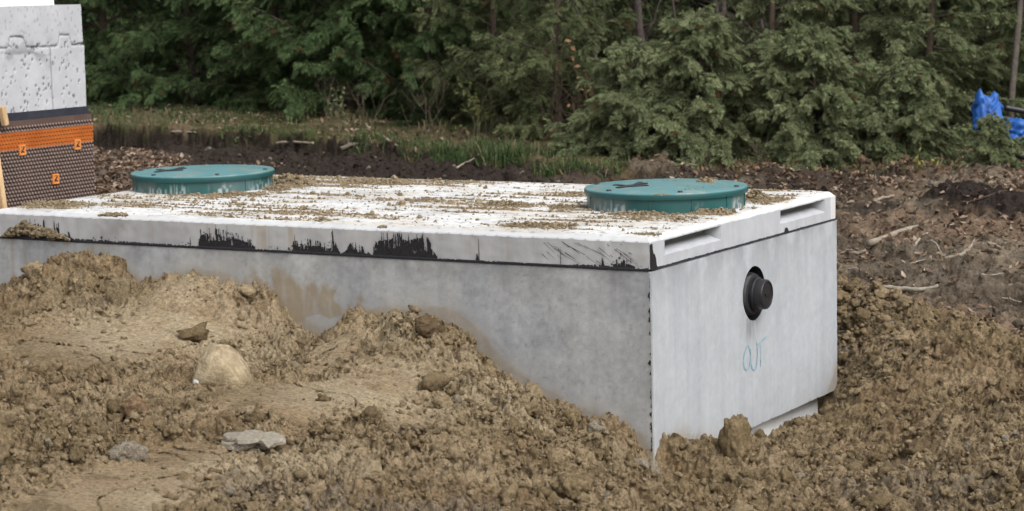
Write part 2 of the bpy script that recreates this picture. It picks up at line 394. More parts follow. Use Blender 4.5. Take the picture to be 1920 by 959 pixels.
def ground_color(x, y, z, t, d, dirt, bank):
    sl = slick(x, y); n1 = fbm(x*2.3, y*2.3, 4, 101); n2 = fbm(x*11, y*11, 3, 103); n3 = fbm(x*45, y*45, 2, 105)
    br = mix((.245, .182, .104), (.345, .262, .162), sstep(.3, .7, n1))
    br = mix(br, (.14, .102, .057), .6*sstep(.5, .75, n2))
    br = mix(br, (.42, .338, .222), .95*sl*sstep(.2, .55, n2+.1))
    br = mix(br, (.25, .155, .085),   .25*sstep(.5, .68, fbm(x*3.1+9, y*3.1, 4, 121)))
    br = mix(br, (.31, .25, .17), .5*sstep(.62, .8, n3))
    gz = sstep(.6, .75, fbm(x*1.3+7, y*1.3, 3, 107))
    br = mix(br, (.24, .20, .155), .5*gz)
    u = t*F+960
    # far side: dark dug soil, leaf litter, grass
    dk = mix((.115, .09, .066), (.20, .16, .116), sstep(.35, .65, n1))
    dk = mix(dk, (.18, .15, .12), .5*sstep(.55, .75, n2))
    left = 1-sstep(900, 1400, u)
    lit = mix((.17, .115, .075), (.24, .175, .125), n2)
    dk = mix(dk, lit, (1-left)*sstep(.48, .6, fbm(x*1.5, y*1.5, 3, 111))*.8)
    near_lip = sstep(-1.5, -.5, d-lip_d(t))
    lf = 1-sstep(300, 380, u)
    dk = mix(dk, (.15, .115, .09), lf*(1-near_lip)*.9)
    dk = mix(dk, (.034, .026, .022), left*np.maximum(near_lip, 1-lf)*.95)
    a, b, _ = at_d(1838, 392, 12.35)
    hp = np.exp(-(((x-a)/.42)**2+((y-b)/.5)**2)); hp = sstep(.2, .5, hp+.35*(n2-.5))
    hp = np.maximum(hp, .8*sstep(.45, .6, fbm(x*1.1, y*1.1, 3, 113))*sstep(12.0, 12.6, d)*(1-left))
    dk = mix(dk, (.034, .027, .023), hp)
    gr = mix((.055, .062, .024), (.13, .10, .06), sstep(.4, .62, n1*.5+n2*.5))
    gr = mix(gr, (.15, .10, .06), (1-left)*.8)
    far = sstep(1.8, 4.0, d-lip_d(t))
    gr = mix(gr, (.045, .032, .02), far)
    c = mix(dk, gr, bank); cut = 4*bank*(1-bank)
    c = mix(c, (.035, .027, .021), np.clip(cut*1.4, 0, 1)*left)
    return mix(c, br, dirt)

def axis(parts):
    o = [np.array([parts[0][0]])]
    for a, b, n in parts: o.append(np.linspace(a, b, n+1)[1:])
    return np.concatenate(o)
tcol = axis([(-3.0, -.6, 24), (-.6, -.30, 70), (-.30, .25, 1080), (.25, .42, 140), (.42, .8, 60), (.8, 3.0, 22)])
drow = np.concatenate([np.geomspace(.8, 5.4, 60)[:-1], np.geomspace(5.4, 12.5, 1000)[:-1], np.geomspace(12.5, 19, 300)[:-1], np.geomspace(19, 150, 90)])
tt, dd = np.meshgrid(tcol, drow, indexing='ij')
gx, gy = xy_td(tt, dd)
gt, gd, gdirt, gbank = zone(gx, gy)
gz = height(gx, gy)
inside = (gx > -TL+.01) & (gx < -.01) & (gy > .01) & (gy < TW-.01)
gz = np.where(inside, np.minimum(gz, .0), gz)
# crumbs on the steep faces: push the surface out along the slope with noise taken in space
sx_ = np.gradient(gz, axis=1)/np.maximum(np.gradient(gd, axis=1), 1e-4); steep = np.clip((np.abs(sx_)-.35)/.6, 0, 1); steep = steep*((gd > 5.4) & (gd < 19))
idx = np.nonzero(steep.ravel() > .02)[0]; P3 = np.stack([gx.ravel()[idx], gy.ravel()[idx], gz.ravel()[idx]], -1)
b3 = lambda L, sd: np.abs(2*vn3(P3/L+sd, sd)-1)-.36
push = (.034*b3(.07, 3)+.024*b3(.034, 5)+.014*b3(.017, 7)+.03*(fbm3(P3/.12, 2, 9)-.5))*steep.ravel()[idx]
gx.ravel()[idx] -= FH[0]*push; gy.ravel()[idx] -= FH[1]*push; gz.ravel()[idx] += .5*push
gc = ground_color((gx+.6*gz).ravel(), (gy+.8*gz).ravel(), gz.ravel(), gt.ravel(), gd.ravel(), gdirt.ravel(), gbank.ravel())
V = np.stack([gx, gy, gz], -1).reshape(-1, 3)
nt_, nd_ = len(tcol), len(drow)
i, j = np.meshgrid(np.arange(nt_-1), np.arange(nd_-1), indexing='ij')
Q = np.stack([i*nd_+j, (i+1)*nd_+j, (i+1)*nd_+j+1, i*nd_+j+1], -1).reshape(-1, 4)
isd = gdirt.ravel()[Q].mean(1) > .5
def sub(name, sel, m):
    q = Q[sel]; used = np.unique(q); remap = np.zeros(len(V), np.int32); remap[used] = np.arange(len(used))
    return put(name, np_mesh(name, V[used], remap[q], None, gc[used]), m, None, kind='structure')
sub('dirt_mound', isd, M_dirt)
sub('ground', ~isd, M_ground)

# ------------------------------------------------------------------ loose clods (uncountable crumbs) and fallen leaves
_bm = bmesh.new(); bmesh.ops.create_icosphere(_bm, subdivisions=2, radius=1); ICO2 = (np.array([v.co for v in _bm.verts]), np.array([[v.index for v in f.verts] for f in _bm.faces])); _bm.free()
_bm = bmesh.new(); bmesh.ops.create_icosphere(_bm, subdivisions=4, radius=1); ICO4 = (np.array([v.co for v in _bm.verts]), np.array([[v.index for v in f.verts] for f in _bm.faces])); _bm.free()
_bm = bmesh.new(); bmesh.ops.create_icosphere(_bm, subdivisions=1, radius=1); ICO1 = (np.array([v.co for v in _bm.verts]), np.array([[v.index for v in f.verts] for f in _bm.faces])); _bm.free()
_bm = bmesh.new(); bmesh.ops.create_icosphere(_bm, subdivisions=3, radius=1); ICO3 = (np.array([v.co for v in _bm.verts]), np.array([[v.index for v in f.verts] for f in _bm.faces])); _bm.free()
rng = np.random.default_rng(7)
def lump_shapes(base, n, amp, seed, freq=1.6):
    out = []
    for k in range(n):
        v = base[0]; r = 1+amp*2*(fbm3(v*freq+k*11.3+50, 4, seed+k)-.5)+.5*amp*(np.abs(2*vn3(v*freq*2+k*5+20, seed+k+70)-1)-.4)
        r = r*(1-.10*np.maximum(0, vn3(v*3.1+k*7, seed+k+40)-.5)*2)
        out.append(v*r[:, None])
    return out
def rot_rand(n):
    q = rng.normal(size=(n, 4)); q /= np.linalg.norm(q, axis=1)[:, None]; w, x, y, z = q.T
    return np.stack([1-2*(y*y+z*z), 2*(x*y-z*w), 2*(x*z+y*w), 2*(x*y+z*w), 1-2*(x*x+z*z), 2*(y*z-x*w), 2*(x*z-y*w), 2*(y*z+x*w), 1-2*(x*x+y*y)], -1).reshape(n, 3, 3)
def scatter(P, S, colr, shapes, faces, squash=(.75, 1.0)):
    n = len(P); R = rot_rand(n); k = rng.integers(0, len(shapes), n); base = np.stack(shapes)[k]
    sq = np.stack([rng.uniform(.75, 1.2, n), rng.uniform(.75, 1.2, n), rng.uniform(.6, .95, n)], -1)
    v = np.einsum('nij,nmj->nmi', R, base*sq[:, None])*S[:, None, None]; v[:, :, 2] *= rng.uniform(*squash, n)[:, None]
    v = v+P[:, None]; m = base.shape[1]
    T = (faces[None]+(np.arange(n)*m)[:, None, None]).reshape(-1, 3)
    C = np.repeat(colr, m, 0); return v.reshape(-1, 3), T, C
def dirt_tint(n):
    c = mix((.20, .148, .083), (.365, .28, .172), rng.random(n)); w = rng.random(n)
    c = np.where((w > .97)[:, None], (.32, .275, .21), c); return c*rng.uniform(.85, 1.1, n)[:, None]

def clods(n, d0, d1, smin, smax, power, shapes, faces, seed, tr=(-.27, .33)):
    t = rng.uniform(*tr, n); d = np.exp(rng.uniform(np.log(d0), np.log(d1), n)); x, y = xy_td(t, d)
    _, _, di, ba = zone(x, y)
    keep = (di > .6) & ~((x > -TL-.05) & (x < .03) & (y > -.03) & (y < TW+.03)) & (rng.random(n) > .95*slick(x, y)) & (rng.random(n) < .25+1.2*sstep(.35, .65, fbm(x*1.7, y*1.7, 3, 47)))
    x, y = x[keep], y[keep]; m = len(x)
    s = smin*(1-rng.random(m)*(1-(smin/smax)**power))**(-1/power)
    z = height(x, y)+s*rng.uniform(-.1, .5, m)
    return scatter(np.stack([x, y, z], -1), s, dirt_tint(m), shapes, faces)
mb = MB()
for a in (clods(60000, 5.6, 10.8, .0035, .010, 1.7, lump_shapes(ICO1, 12, .55, 5, 2.2), ICO1[1], 1), clods(7500, 5.6, 10.8, .009, .024, 2.6, lump_shapes(ICO2, 14, .8, 15, 2.0), ICO2[1], 2), clods(900, 5.6, 10.8, .022, .05, 2.2, lump_shapes(ICO3, 10, .85, 95, 2.0), ICO3[1], 3), clods(6500, 9.2, 10.9, .006, .022, 2.0, lump_shapes(ICO2, 14, .7, 15, 2.0), ICO2[1], 4, (.128, .175)), clods(600, 9.2, 10.9, .016, .04, 2.0, lump_shapes(ICO3, 14, .8, 15, 2.0), ICO3[1], 5, (.13, .18))):
    mb.add(a[0], None, a[1], a[2])
put('dirt_clods', mb.mesh('dirt_clods', True), M_clod, None, kind='stuff')

x, y = xy_td(u2t(rng.uniform(-60, 2100, 16000)), rng.uniform(9.5, 17.2, 16000)); t_, d_, di, ba = zone(x, y)
k = (di < .3) & (ba < .6) & ~((x < .05) & (x > -TL-.1) & (y < TW+.1)) & (rng.random(len(x)) < np.where(d_ > lip_d(t_)-1.2, .9, .35)); x, y = x[k], y[k]; m = len(x); s = .007*(1-rng.random(m)*(1-(7/35)**2.0))**-.5
c = ground_color(x, y, x*0, *zone(x, y))*rng.uniform(.75, 1.5, (m, 1)); pale = rng.random(m) > .96; c = np.where(pale[:, None], (.21, .185, .155), c)
a = scatter(np.stack([x, y, height(x, y)+s*.3], -1), s, c, lump_shapes(ICO2, 10, .85, 55, 2.6), ICO2[1])
put('dark_soil_clods', np_mesh('dark_soil_clods', a[0], None, a[1], a[2], False), M_clod, None, kind='stuff')

def leaves(n, tri, szr, zoff=.01):
    """tri: function giving n points x, y"""
    x, y = tri; n = len(x); z = height(x, y)+zoff
    L = rng.uniform(*szr, n); W = L*rng.uniform(.35, .65, n)
    # bent leaf of two by two quads
    a = np.array([-.5, 0, .5]); b = np.array([-.5, 0, .5])
    A, B = np.meshgrid(a, b, indexing='ij'); A = A.ravel(); B = B.ravel()*np.array([.35, .35, .35, 1, 1, 1, .25, .25, .25])
    k1 = rng.uniform(-.5, .9, n); k2 = rng.uniform(.2, 1.4, n)
    P = np.stack([A[None]*L[:, None], B[None]*W[:, None], (k1[:, None]*A[None]**2+k2[:, None]*np.abs(B[None])**2)*L[:, None]], -1)
    yaw = rng.uniform(0, 6.28, n); tl = rng.normal(0, .45, n); t2 = rng.normal(0, .45, n)
    cy, sy, ct, st, c2, s2 = np.cos(yaw), np.sin(yaw), np.cos(tl), np.sin(tl), np.cos(t2), np.sin(t2); o = np.zeros(n); e = np.ones(n)
    Rz = np.stack([cy, -sy, o, sy, cy, o, o, o, e], -1).reshape(n, 3, 3); Ry = np.stack([ct, o, st, o, e, o, -st, o, ct], -1).reshape(n, 3, 3); Rx = np.stack([e, o, o, o, c2, -s2, o, s2, c2], -1).reshape(n, 3, 3)
    P = np.einsum('nij,nmj->nmi', Rz@Ry@Rx, P)+np.stack([x, y, z], -1)[:, None]
    q = np.array([(0, 3, 4, 1), (1, 4, 5, 2), (3, 6, 7, 4), (4, 7, 8, 5)])
    Qq = (q[None]+(np.arange(n)*9)[:, None, None]).reshape(-1, 4)
    pal = np.array([(.19, .125, .08), (.26, .18, .12), (.30, .225, .165), (.15, .095, .06), (.36, .29, .225), (.25, .165, .125), (.12, .085, .065)])
    C = pal[rng.integers(0, len(pal), n)]*rng.uniform(.8, 1.15, n)[:, None]
    return P.reshape(-1, 3), Qq, np.repeat(C, 9, 0)
def region(n, us, ds, thr=None, seed=0):
    t = u2t(rng.uniform(us[0], us[1], n)); d = rng.uniform(ds[0], ds[1], n); x, y = xy_td(t, d)
    t_, d_, di, ba = zone(x, y); k = (di < .3) & ((d_ > lip_d(t_)+.05) | (d_ < lip_d(t_)-.75) | (t_ > u2t(1250)))
    if thr is not None: k &= fbm(x*1.5, y*1.5, 3, seed) > thr
    return x[k], y[k]
mb = MB()
for a in (leaves(0, region(1700, (1500, 2050), (9.4, 13.2), .53, 111), (.02, .048)), leaves(0, region(2500, (1200, 2050), (12.9, 15.0)), (.025, .055)), leaves(0, region(700, (1560, 2050), (9.8, 13.4)), (.02, .05)),
          leaves(0, region(5200, (100, 345), (12.6, 16.6)), (.025, .055)), leaves(0, region(300, (330, 1100), (14, 16.8), .5, 117), (.025, .05)), leaves(0, region(4200, (60, 1300), (14.6, 20.5), .46, 119), (.025, .055))):
    mb.add(a[0], a[1], None, a[2])
put('fallen_leaves', mb.mesh('fallen_leaves'), M_dead, None, kind='stuff')

# ------------------------------------------------------------------ concrete septic tank
tank = thing('septic_tank', 'grey precast concrete tank half buried in brown dirt, OUT chalked on its end', 'septic tank', (-TL/2, TW/2, -1.0))
def rough_edges(amp, seed):
    def f(V):
        p = V*9; q = V*37
        return V+amp*np.stack([fbm3(p+i*31, 2, seed+i)-.5+.5*(vn3(q+i*17, seed+i+5)-.5) for i in range(3)], -1)
    return f
BP = .004                       # the body stands 4 mm proud of the lid
ZB = -.765; ZT = -.006
HC = np.array([.937, -.212]); HR = .112    # outlet hole in the end face
def mud_mask(V):
    """splash of mud dried on the long side"""
    x, z = V[:, 0], V[:, 2]
    pts = []
    cx = at_y(610, 555, 0); n = fbm(x*6, z*6, 4, 201)-.5; n2 = fbm(x*40, z*9, 3, 203)-.5
    c0 = at_y(500, 510, 0); c1 = at_y(745, 600, 0)
    s = (x-c0[0])/(c1[0]-c0[0])
    top = at_y(500, 498, 0)[2]*(1-s)+at_y(745, 575, 0)[2]*s
    n = n+.35*(fbm(x*34, z*22, 4, 209)-.5)
    m = sstep(-.02, .025, s*.3+n*.24)*(1-sstep(.97, 1.07, s+n*.3))*sstep(.025, -.03, z-top+n*.17)*(1-.85*sstep(.01, .07, fbm(x*6+3, z*6, 4, 207)-.52))
    return np.clip(m*1.0+n2*1.2*m, 0, 1)*(V[:, 1] < .03)
def body_col(V, C):
    x, y, z = V.T
    side = y < .012
    a = np.where(side, x, y*1.3+7)
    n = fbm(a*3, z*3, 5, 211); n2 = fbm(a*14, z*14, 4, 213); st = fbm(a*38, z*1.4, 4, 215); bl = fbm(a*60, z*60, 2, 217)
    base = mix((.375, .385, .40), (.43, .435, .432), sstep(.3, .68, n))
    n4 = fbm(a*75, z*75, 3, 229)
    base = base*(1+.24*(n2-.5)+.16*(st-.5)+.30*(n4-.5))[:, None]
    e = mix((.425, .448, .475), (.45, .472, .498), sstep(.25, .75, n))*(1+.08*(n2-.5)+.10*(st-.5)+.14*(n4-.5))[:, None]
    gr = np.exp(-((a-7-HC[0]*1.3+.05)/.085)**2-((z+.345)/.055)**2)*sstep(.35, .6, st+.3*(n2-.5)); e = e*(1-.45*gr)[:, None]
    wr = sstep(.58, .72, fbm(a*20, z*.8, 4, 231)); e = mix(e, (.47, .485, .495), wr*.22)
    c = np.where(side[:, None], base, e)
    # damp, darker cement along the joint and by the corner
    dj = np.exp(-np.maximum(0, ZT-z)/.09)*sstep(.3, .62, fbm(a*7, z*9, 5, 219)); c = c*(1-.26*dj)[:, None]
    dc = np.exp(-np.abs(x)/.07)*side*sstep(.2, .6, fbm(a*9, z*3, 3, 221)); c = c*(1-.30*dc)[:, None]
    hole = bumps(a+0*z, z*.9, .016, 223, .45) > .0095
    c = np.where((hole & side & (bl > .3))[:, None], c*.86, c)
    m = mud_mask(V); c = mix(c, (.30, .24, .16), m*.85)
    gl = np.where(side, height(x, x*0-.08, False), height(x*0+.08, y, False)); dzl = z-gl-.01
    film = np.exp(-np.maximum(0, dzl)/.035)*sstep(.42, .6, n2*.5+n4*.5+.16*np.exp(-np.maximum(0, dzl)/.012)); c = mix(c, (.30, .24, .16), film*.6)
    # thin mud drips elsewhere
    dr = sstep(.62, .78, fbm(a*26, z*1.0, 3, 225))*sstep(.5, .7, fbm(a*1.7, z*.6+4, 2, 227))*side; c = mix(c, (.27, .22, .16), dr*.4)
    return c
mb = MB()
def side_y(mb, x0, x1, z0, z1, y, s=.012): mb.patch((x0, y, z0), (x1, y, z0), (x1, y, z1), (x0, y, z1), max(2, int((x1-x0)/s)), max(2, int((z1-z0)/s)))
side_y(mb, -TL, BP, ZB-.3, ZT, -BP, .0055)
# end face with the outlet hole, its lower corner rounded
s = .008; ny, nz = int((TW+2*BP)/s), int((ZT-ZB)/s)
ys, zs = np.linspace(-BP, TW+BP, ny+1), np.linspace(ZB, ZT, nz+1)
Y, Z = np.meshgrid(ys, zs, indexing='ij'); r = np.hypot(Y-HC[0], Z-HC[1])
near = np.abs(r-HR) < s*.75
Y = np.where(near, HC[0]+(Y-HC[0])*HR/r, Y); Z = np.where(near, HC[1]+(Z-HC[1])*HR/r, Z); r = np.hypot(Y-HC[0], Z-HC[1])
rc = .05; iny = np.maximum(0, Y-(TW+BP-rc)); inz = np.maximum(0, (ZB+rc)-Z); rr = np.hypot(iny, inz); k = np.where((rr > rc) & (iny > 0) & (inz > 0), rc/np.maximum(rr, 1e-6), 1)
Y = np.where(k < 1, TW+BP-rc+iny*k, Y); Z = np.where(k < 1, ZB+rc-inz*k, Z)
ii, jj = np.meshgrid(np.arange(ny), np.arange(nz), indexing='ij'); w = nz+1
qq = np.stack([ii*w+jj, (ii+1)*w+jj, (ii+1)*w+jj+1, ii*w+jj+1], -1).reshape(-1, 4)
qq = qq[(r.ravel()[qq] > HR+1e-4).any(1)]
mb.add(np.stack([np.full(Y.size, BP), Y.ravel(), Z.ravel()], -1), qq)
mb.patch((BP, TW+BP, ZB+rc), (-TL, TW+BP, ZB+rc), (-TL, TW+BP, ZT), (BP, TW+BP, ZT), 60, 20)
mb.patch((-TL, -BP, ZB-.3), (-TL, TW+BP, ZB-.3), (-TL, TW+BP, ZT), (-TL, -BP, ZT), 60, 40)
mb.patch((-TL, -BP, ZT), (BP, -BP, ZT), (BP, TW+BP, ZT), (-TL, TW+BP, ZT), 4, 4)
mb.patch((BP, -BP, ZB), (-.04, -BP, ZB+.004), (-.04, TW-.1, ZB+.004), (BP, TW-.05, ZB), 2, 60)      # underside of the overhang
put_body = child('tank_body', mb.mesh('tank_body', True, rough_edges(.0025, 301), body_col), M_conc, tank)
def auto_sharp(o, ang=35):
    me = o.data
    bm_ = bmesh.new(); bm_.from_mesh(me)
    bmesh.ops.remove_doubles(bm_, verts=bm_.verts, dist=.0006)
    for e in bm_.edges:
        if len(e.link_faces) == 2 and e.calc_face_angle(0) > math.radians(ang): e.smooth = False
    bm_.to_mesh(me); bm_.free()
auto_sharp(put_body)
# footing under the overhang, face sloping out downwards
mb = MB()
mb.patch((-.035, .02, ZB-.35), (-.035, TW-.10, ZB-.35), (-.05, TW-.10, ZB+.002), (-.05, .02, ZB+.002), 90, 20)
mb.patch((-.035, TW-.10, ZB-.35), (-TL, TW-.10, ZB-.35), (-TL, TW-.10, ZB+.002), (-.05, TW-.10, ZB+.002), 40, 10)
child('footing', mb.mesh('footing', True, rough_edges(.003, 311), lambda V, C: C*0+mix((.66, .67, .68), (.74, .75, .75), fbm(V[:, 1]*6, V[:, 2]*6, 3, 5))), M_conc, tank)
# rough black seam down the near corner
mb = MB()
zz = np.arange(ZT-.02, -.9, -.004)
n = fbm(zz*55, zz*0, 3, 331)
for k in range(len(zz)-1):
    if True:
        wd = .0002+.010*max(0, n[k]-.52)*3; x1 = BP-.0015; mb.patch((x1-wd, -BP-.0022, zz[k]), (x1, -BP-.0022, zz[k]), (x1, -BP-.0022, zz[k+1]), (x1-wd, -BP-.0022, zz[k+1]), 1, 1)
child('corner_seam', mb.mesh('corner_seam', False), M_tar, tank)

# lid: slab with chamfered edge and two finger pockets in the end
CH = .0208; LV = .1025; L0 = .003
def lid_dirt(x, y):
    """how much dirt lies on the slab"""
    yw = y+.10*(fbm(x*1.1, y*1.3, 3, 407)-.5)+.03*(fbm(x*4, y*3, 2, 408)-.5); s = fbm(x*1.9+y*.35, yw*24+x*.5, 4, 401); b = fbm(x*2.3, y*3.4, 4, 403)
    m = .0
    def blob(u, v, ru, rv, k):
        p = at_z(u, v, LZ); a = at_z(u+ru, v, LZ)-p; rx = np.hypot(a[0], a[1]); q = at_z(u, v+rv, LZ)-p; ry = np.hypot(q[0], q[1])
        # u axis on the slab and its normal
        ax = a[:2]/rx; ay = q[:2]/ry
        det = ax[0]*ay[1]-ax[1]*ay[0]; dx, dy = x-p[0], y-p[1]
        c1 = (dx*ay[1]-dy*ay[0])/det/rx; c2 = (ax[0]*dy-ax[1]*dx)/det/ry
        return k*np.exp(-(c1**2+c2**2))
    for a in ((540, 345, 60, 14, 1.0), (700, 343, 150, 9, .8), (840, 352, 70, 9, .55), (430, 366, 120, 7, .6), (250, 382, 130, 9, .5), (100, 384, 90, 10, .9), (960, 385, 70, 9, .9), (1060, 392, 70, 14, .8), (1010, 424, 90, 10, .95), (1180, 405, 120, 8, .75), (1300, 400, 110, 8, .6), (1110, 420, 60, 10, .5), (1215, 438, 30, 6, .7),
              (1440, 372, 60, 9, .85), (1480, 366, 60, 6, .6), (560, 395, 130, 8, .45), (430, 400, 120, 8, .35), (760, 378, 90, 7, .35), (880, 378, 40, 9, .6), (1060, 365, 60, 8, .7), (1030, 350, 60, 4, .6), (210, 404, 34, 5, 1.0)):
        m = np.maximum(m, blob(*a))
    g = sstep(.40, .62, s)                      # raked streaks
    f = fbm(x*22, y*30, 4, 405)
    v = sstep(.30, .70, m*.55+.46*g*(.25+1.1*b)+.36*(f-.5)+.10)
    inset = np.minimum(np.minimum(y, TW-y), -x)
    return v*sstep(.004, .06, inset+.05*(f-.5))
def end0(x, y, z): return (x > -.07) & (y > .05) & (y < TW-.05)
def lid_col(V, C):
    x, y, z = V.T
    top = z > LV+.002
    n = fbm(x*4, y*4+z*4, 4, 411); st = fbm((x+y*1.1)*34, z*2, 3, 413); n2 = fbm(x*30, (y+z)*30, 3, 415)
    side = (y < .012) & ~top; end = (x > -.07) & (y < TW-.05) & ~top & ~side
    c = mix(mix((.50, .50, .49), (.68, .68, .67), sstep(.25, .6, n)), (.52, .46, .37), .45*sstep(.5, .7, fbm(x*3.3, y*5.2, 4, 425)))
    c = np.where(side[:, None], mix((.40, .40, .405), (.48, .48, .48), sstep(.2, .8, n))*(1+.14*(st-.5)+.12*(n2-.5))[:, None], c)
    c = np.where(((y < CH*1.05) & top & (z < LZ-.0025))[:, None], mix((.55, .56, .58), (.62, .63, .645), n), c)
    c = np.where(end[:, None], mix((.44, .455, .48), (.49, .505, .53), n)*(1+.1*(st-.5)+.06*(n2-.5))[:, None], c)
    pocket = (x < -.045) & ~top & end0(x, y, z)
    c = np.where(pocket[:, None], (.16, .16, .145), c)  # pocket backs coloured dark: shade under the lip painted in, along with grime
    d = lid_dirt(x, y)*(z > LZ-.004)
    tint = mix((.33, .25, .16), (.50, .42, .31), fbm(x*18, y*18, 3, 417))
    c = mix(c, tint, d*.88)
    sp = (fbm(x*55, y*75, 2, 419) > .70) & (z > LZ-.004)      # scattered grit
    c = np.where(sp[:, None], c*.55, c)
    dr = sstep(.60, .75, fbm((x+y)*22, z*1.2, 3, 421))*sstep(.45, .65, fbm(x*1.5, y*1.5, 2, 423))*side; c = mix(c, (.33, .27, .19), dr*.45)
    return c
mb = MB()
s = .011
mb.patch((-TL+CH, CH, LZ), (-CH, CH, LZ), (-CH, TW-CH, LZ), (-TL+CH, TW-CH, LZ), 420, 260)
mb.patch((-TL, 0, LV), (0, 0, LV), (-CH, CH, LZ), (-TL+CH, CH, LZ), 300, 3)
mb.patch((0, 0, LV), (0, TW, LV), (-CH, TW-CH, LZ), (-CH, CH, LZ), 180, 3)
mb.patch((0, TW, LV), (-TL, TW, LV), (-TL+CH, TW-CH, LZ), (-CH, TW-CH, LZ), 200, 3)
mb.patch((-TL, TW, LV), (-TL, 0, LV), (-TL+CH, CH, LZ), (-TL+CH, TW-CH, LZ), 100, 3)
side_y(mb, -TL, 0, L0, LV, 0, .006)
mb.patch((0, TW, L0), (-TL, TW, L0), (-TL, TW, LV), (0, TW, LV), 100, 6)
mb.patch((-TL, TW, L0), (-TL, 0, L0), (-TL, 0, LV), (-TL, TW, LV), 60, 6)
mb.patch((-TL, 0, L0), (-TL, TW, L0), (0, TW, L0), (0, 0, L0), 4, 4)
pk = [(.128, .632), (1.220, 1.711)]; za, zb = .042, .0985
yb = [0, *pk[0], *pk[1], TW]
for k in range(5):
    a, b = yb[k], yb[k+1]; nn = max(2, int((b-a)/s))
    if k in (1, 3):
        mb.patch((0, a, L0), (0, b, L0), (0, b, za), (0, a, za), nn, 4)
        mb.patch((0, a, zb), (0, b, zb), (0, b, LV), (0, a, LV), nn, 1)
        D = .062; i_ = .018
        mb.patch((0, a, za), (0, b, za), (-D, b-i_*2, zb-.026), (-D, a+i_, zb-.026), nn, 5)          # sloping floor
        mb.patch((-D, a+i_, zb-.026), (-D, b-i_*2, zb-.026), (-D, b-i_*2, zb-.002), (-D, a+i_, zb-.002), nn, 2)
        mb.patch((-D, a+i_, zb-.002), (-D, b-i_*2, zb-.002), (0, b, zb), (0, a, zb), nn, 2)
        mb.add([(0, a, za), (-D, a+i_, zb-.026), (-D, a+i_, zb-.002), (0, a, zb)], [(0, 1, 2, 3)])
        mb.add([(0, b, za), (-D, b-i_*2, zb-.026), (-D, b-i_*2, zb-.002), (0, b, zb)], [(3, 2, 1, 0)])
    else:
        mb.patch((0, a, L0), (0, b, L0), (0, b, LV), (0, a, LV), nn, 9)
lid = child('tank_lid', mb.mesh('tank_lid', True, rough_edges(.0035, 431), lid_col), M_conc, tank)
auto_sharp(lid)

# black sealant squeezed out of the joint, smeared up the lid
mb = MB()
xs = np.arange(-TL, .0005, .0022)
us = np.array([0, 60, 110, 140, 372, 378, 400, 440, 470, 484, 545, 552, 580, 612, 622, 627, 632, 640, 652, 660, 672, 688, 700, 706, 730, 770, 800, 812, 826, 893, 896, 899, 1040, 1100, 1128, 1131, 1134, 1150, 1164, 1167, 1170, 1180, 1192, 1205])
hs_ = np.array([.0, .06, .055, .012, .006, .05, .056, .046, .03, .006, .006, .03, .038, .03, .03, .088, .05, .006, .02, .05, .03, .02, .006, .07, .078, .084, .07, .035, .006, .006, .04, .006, .006, .01, .012, .05, .012, .014, .03, .092, .022, .026, .012, .004])
xw = np.array([at_y(u, np.interp(u, (0, 1217), (447, 507)), 0)[0] for u in us]); xw = np.append(xw, 0); hs_ = np.append(hs_, .004)
prof = np.interp(xs, xw, hs_)
zs = np.arange(-.005, .0995, .0022)
PX, PZ = np.meshgrid((xs[1:]+xs[:-1])/2, (zs[1:]+zs[:-1])/2, indexing='ij'); pr = np.interp(PX, xw, hs_)
bead = np.interp(PX, [at_y(300, 463, 0)[0], at_y(820, 486, 0)[0], 0], [.0012, .0035, .007])*(.2+1.6*fbm(PX*22, PX*0, 4, 507))
edge = pr*(.58+.75*fbm(PX*26, PZ*9, 3, 501)+.25*(fbm(PX*170, PZ*8, 2, 505)-.5))
strk = (fbm(PX*210+PZ*14, PZ*5, 2, 509) > .575+.10*PZ/.1)&(PZ < pr*1.5+.001)&(pr > .022)
gaps = (fbm(PX*150, PZ*14, 3, 513) < .42)&(PZ > edge*(.35+.4*vn(PX*30, PX*0, 519)))
on = (PZ < bead)|((PZ < edge)&(pr > .004)&~gaps)|strk
speck = (fbm(PX*120, PZ*120, 2, 515) > .765)&(fbm(PX*2.5, PX*0, 2, 517) > .5)&(PZ < pr*1.3+.012)
on |= speck
ii, jj = np.nonzero(on); w = len(zs)
GX, GZ = np.meshgrid(xs, zs, indexing='ij'); GX = GX+.0016*(vn(GX*900, GZ*900, 5)-.5); GZ = GZ+.0016*(vn(GX*900, GZ*900, 6)-.5)
GY = np.where(GZ < .004, -BP-.0022, -.0038)-.0016*fbm(GX*90, GZ*60, 3, 511)
Vv = np.stack([GX, GY, GZ], -1).reshape(-1, 3); Qa = np.stack([ii*w+jj, (ii+1)*w+jj, (ii+1)*w+jj+1, ii*w+jj+1], -1)
ud, inv = np.unique(Qa, return_inverse=True); mb.add(Vv[ud], inv.reshape(-1, 4))
# end face: thin bead, smear on the near corner, one run near the far pocket
yy = np.arange(0, TW, .003); je = fbm(yy*70, yy*0, 3, 521)
he = np.interp(yy, [0, .012, .03, .05, .056, .09, 1.255, 1.265, 1.275, 1.29, 1.30, TW], [.098, .098, .07, .045, .012, .006, .005, .022, .028, .022, .005, .003])*(.45+.9*je)
he = np.where(yy < .02+.008*je, .097, he); he = np.clip(he, .0035, .099)
xe = np.full(len(yy), BP+.0016); n = len(yy)
Vv = np.concatenate([np.stack([xe, yy, np.full(n, -.003)], -1), np.stack([xe-.002, yy, he], -1)]); k = np.arange(n-1)
mb.add(Vv, np.stack([k, k+1, n+k+1, n+k], -1))
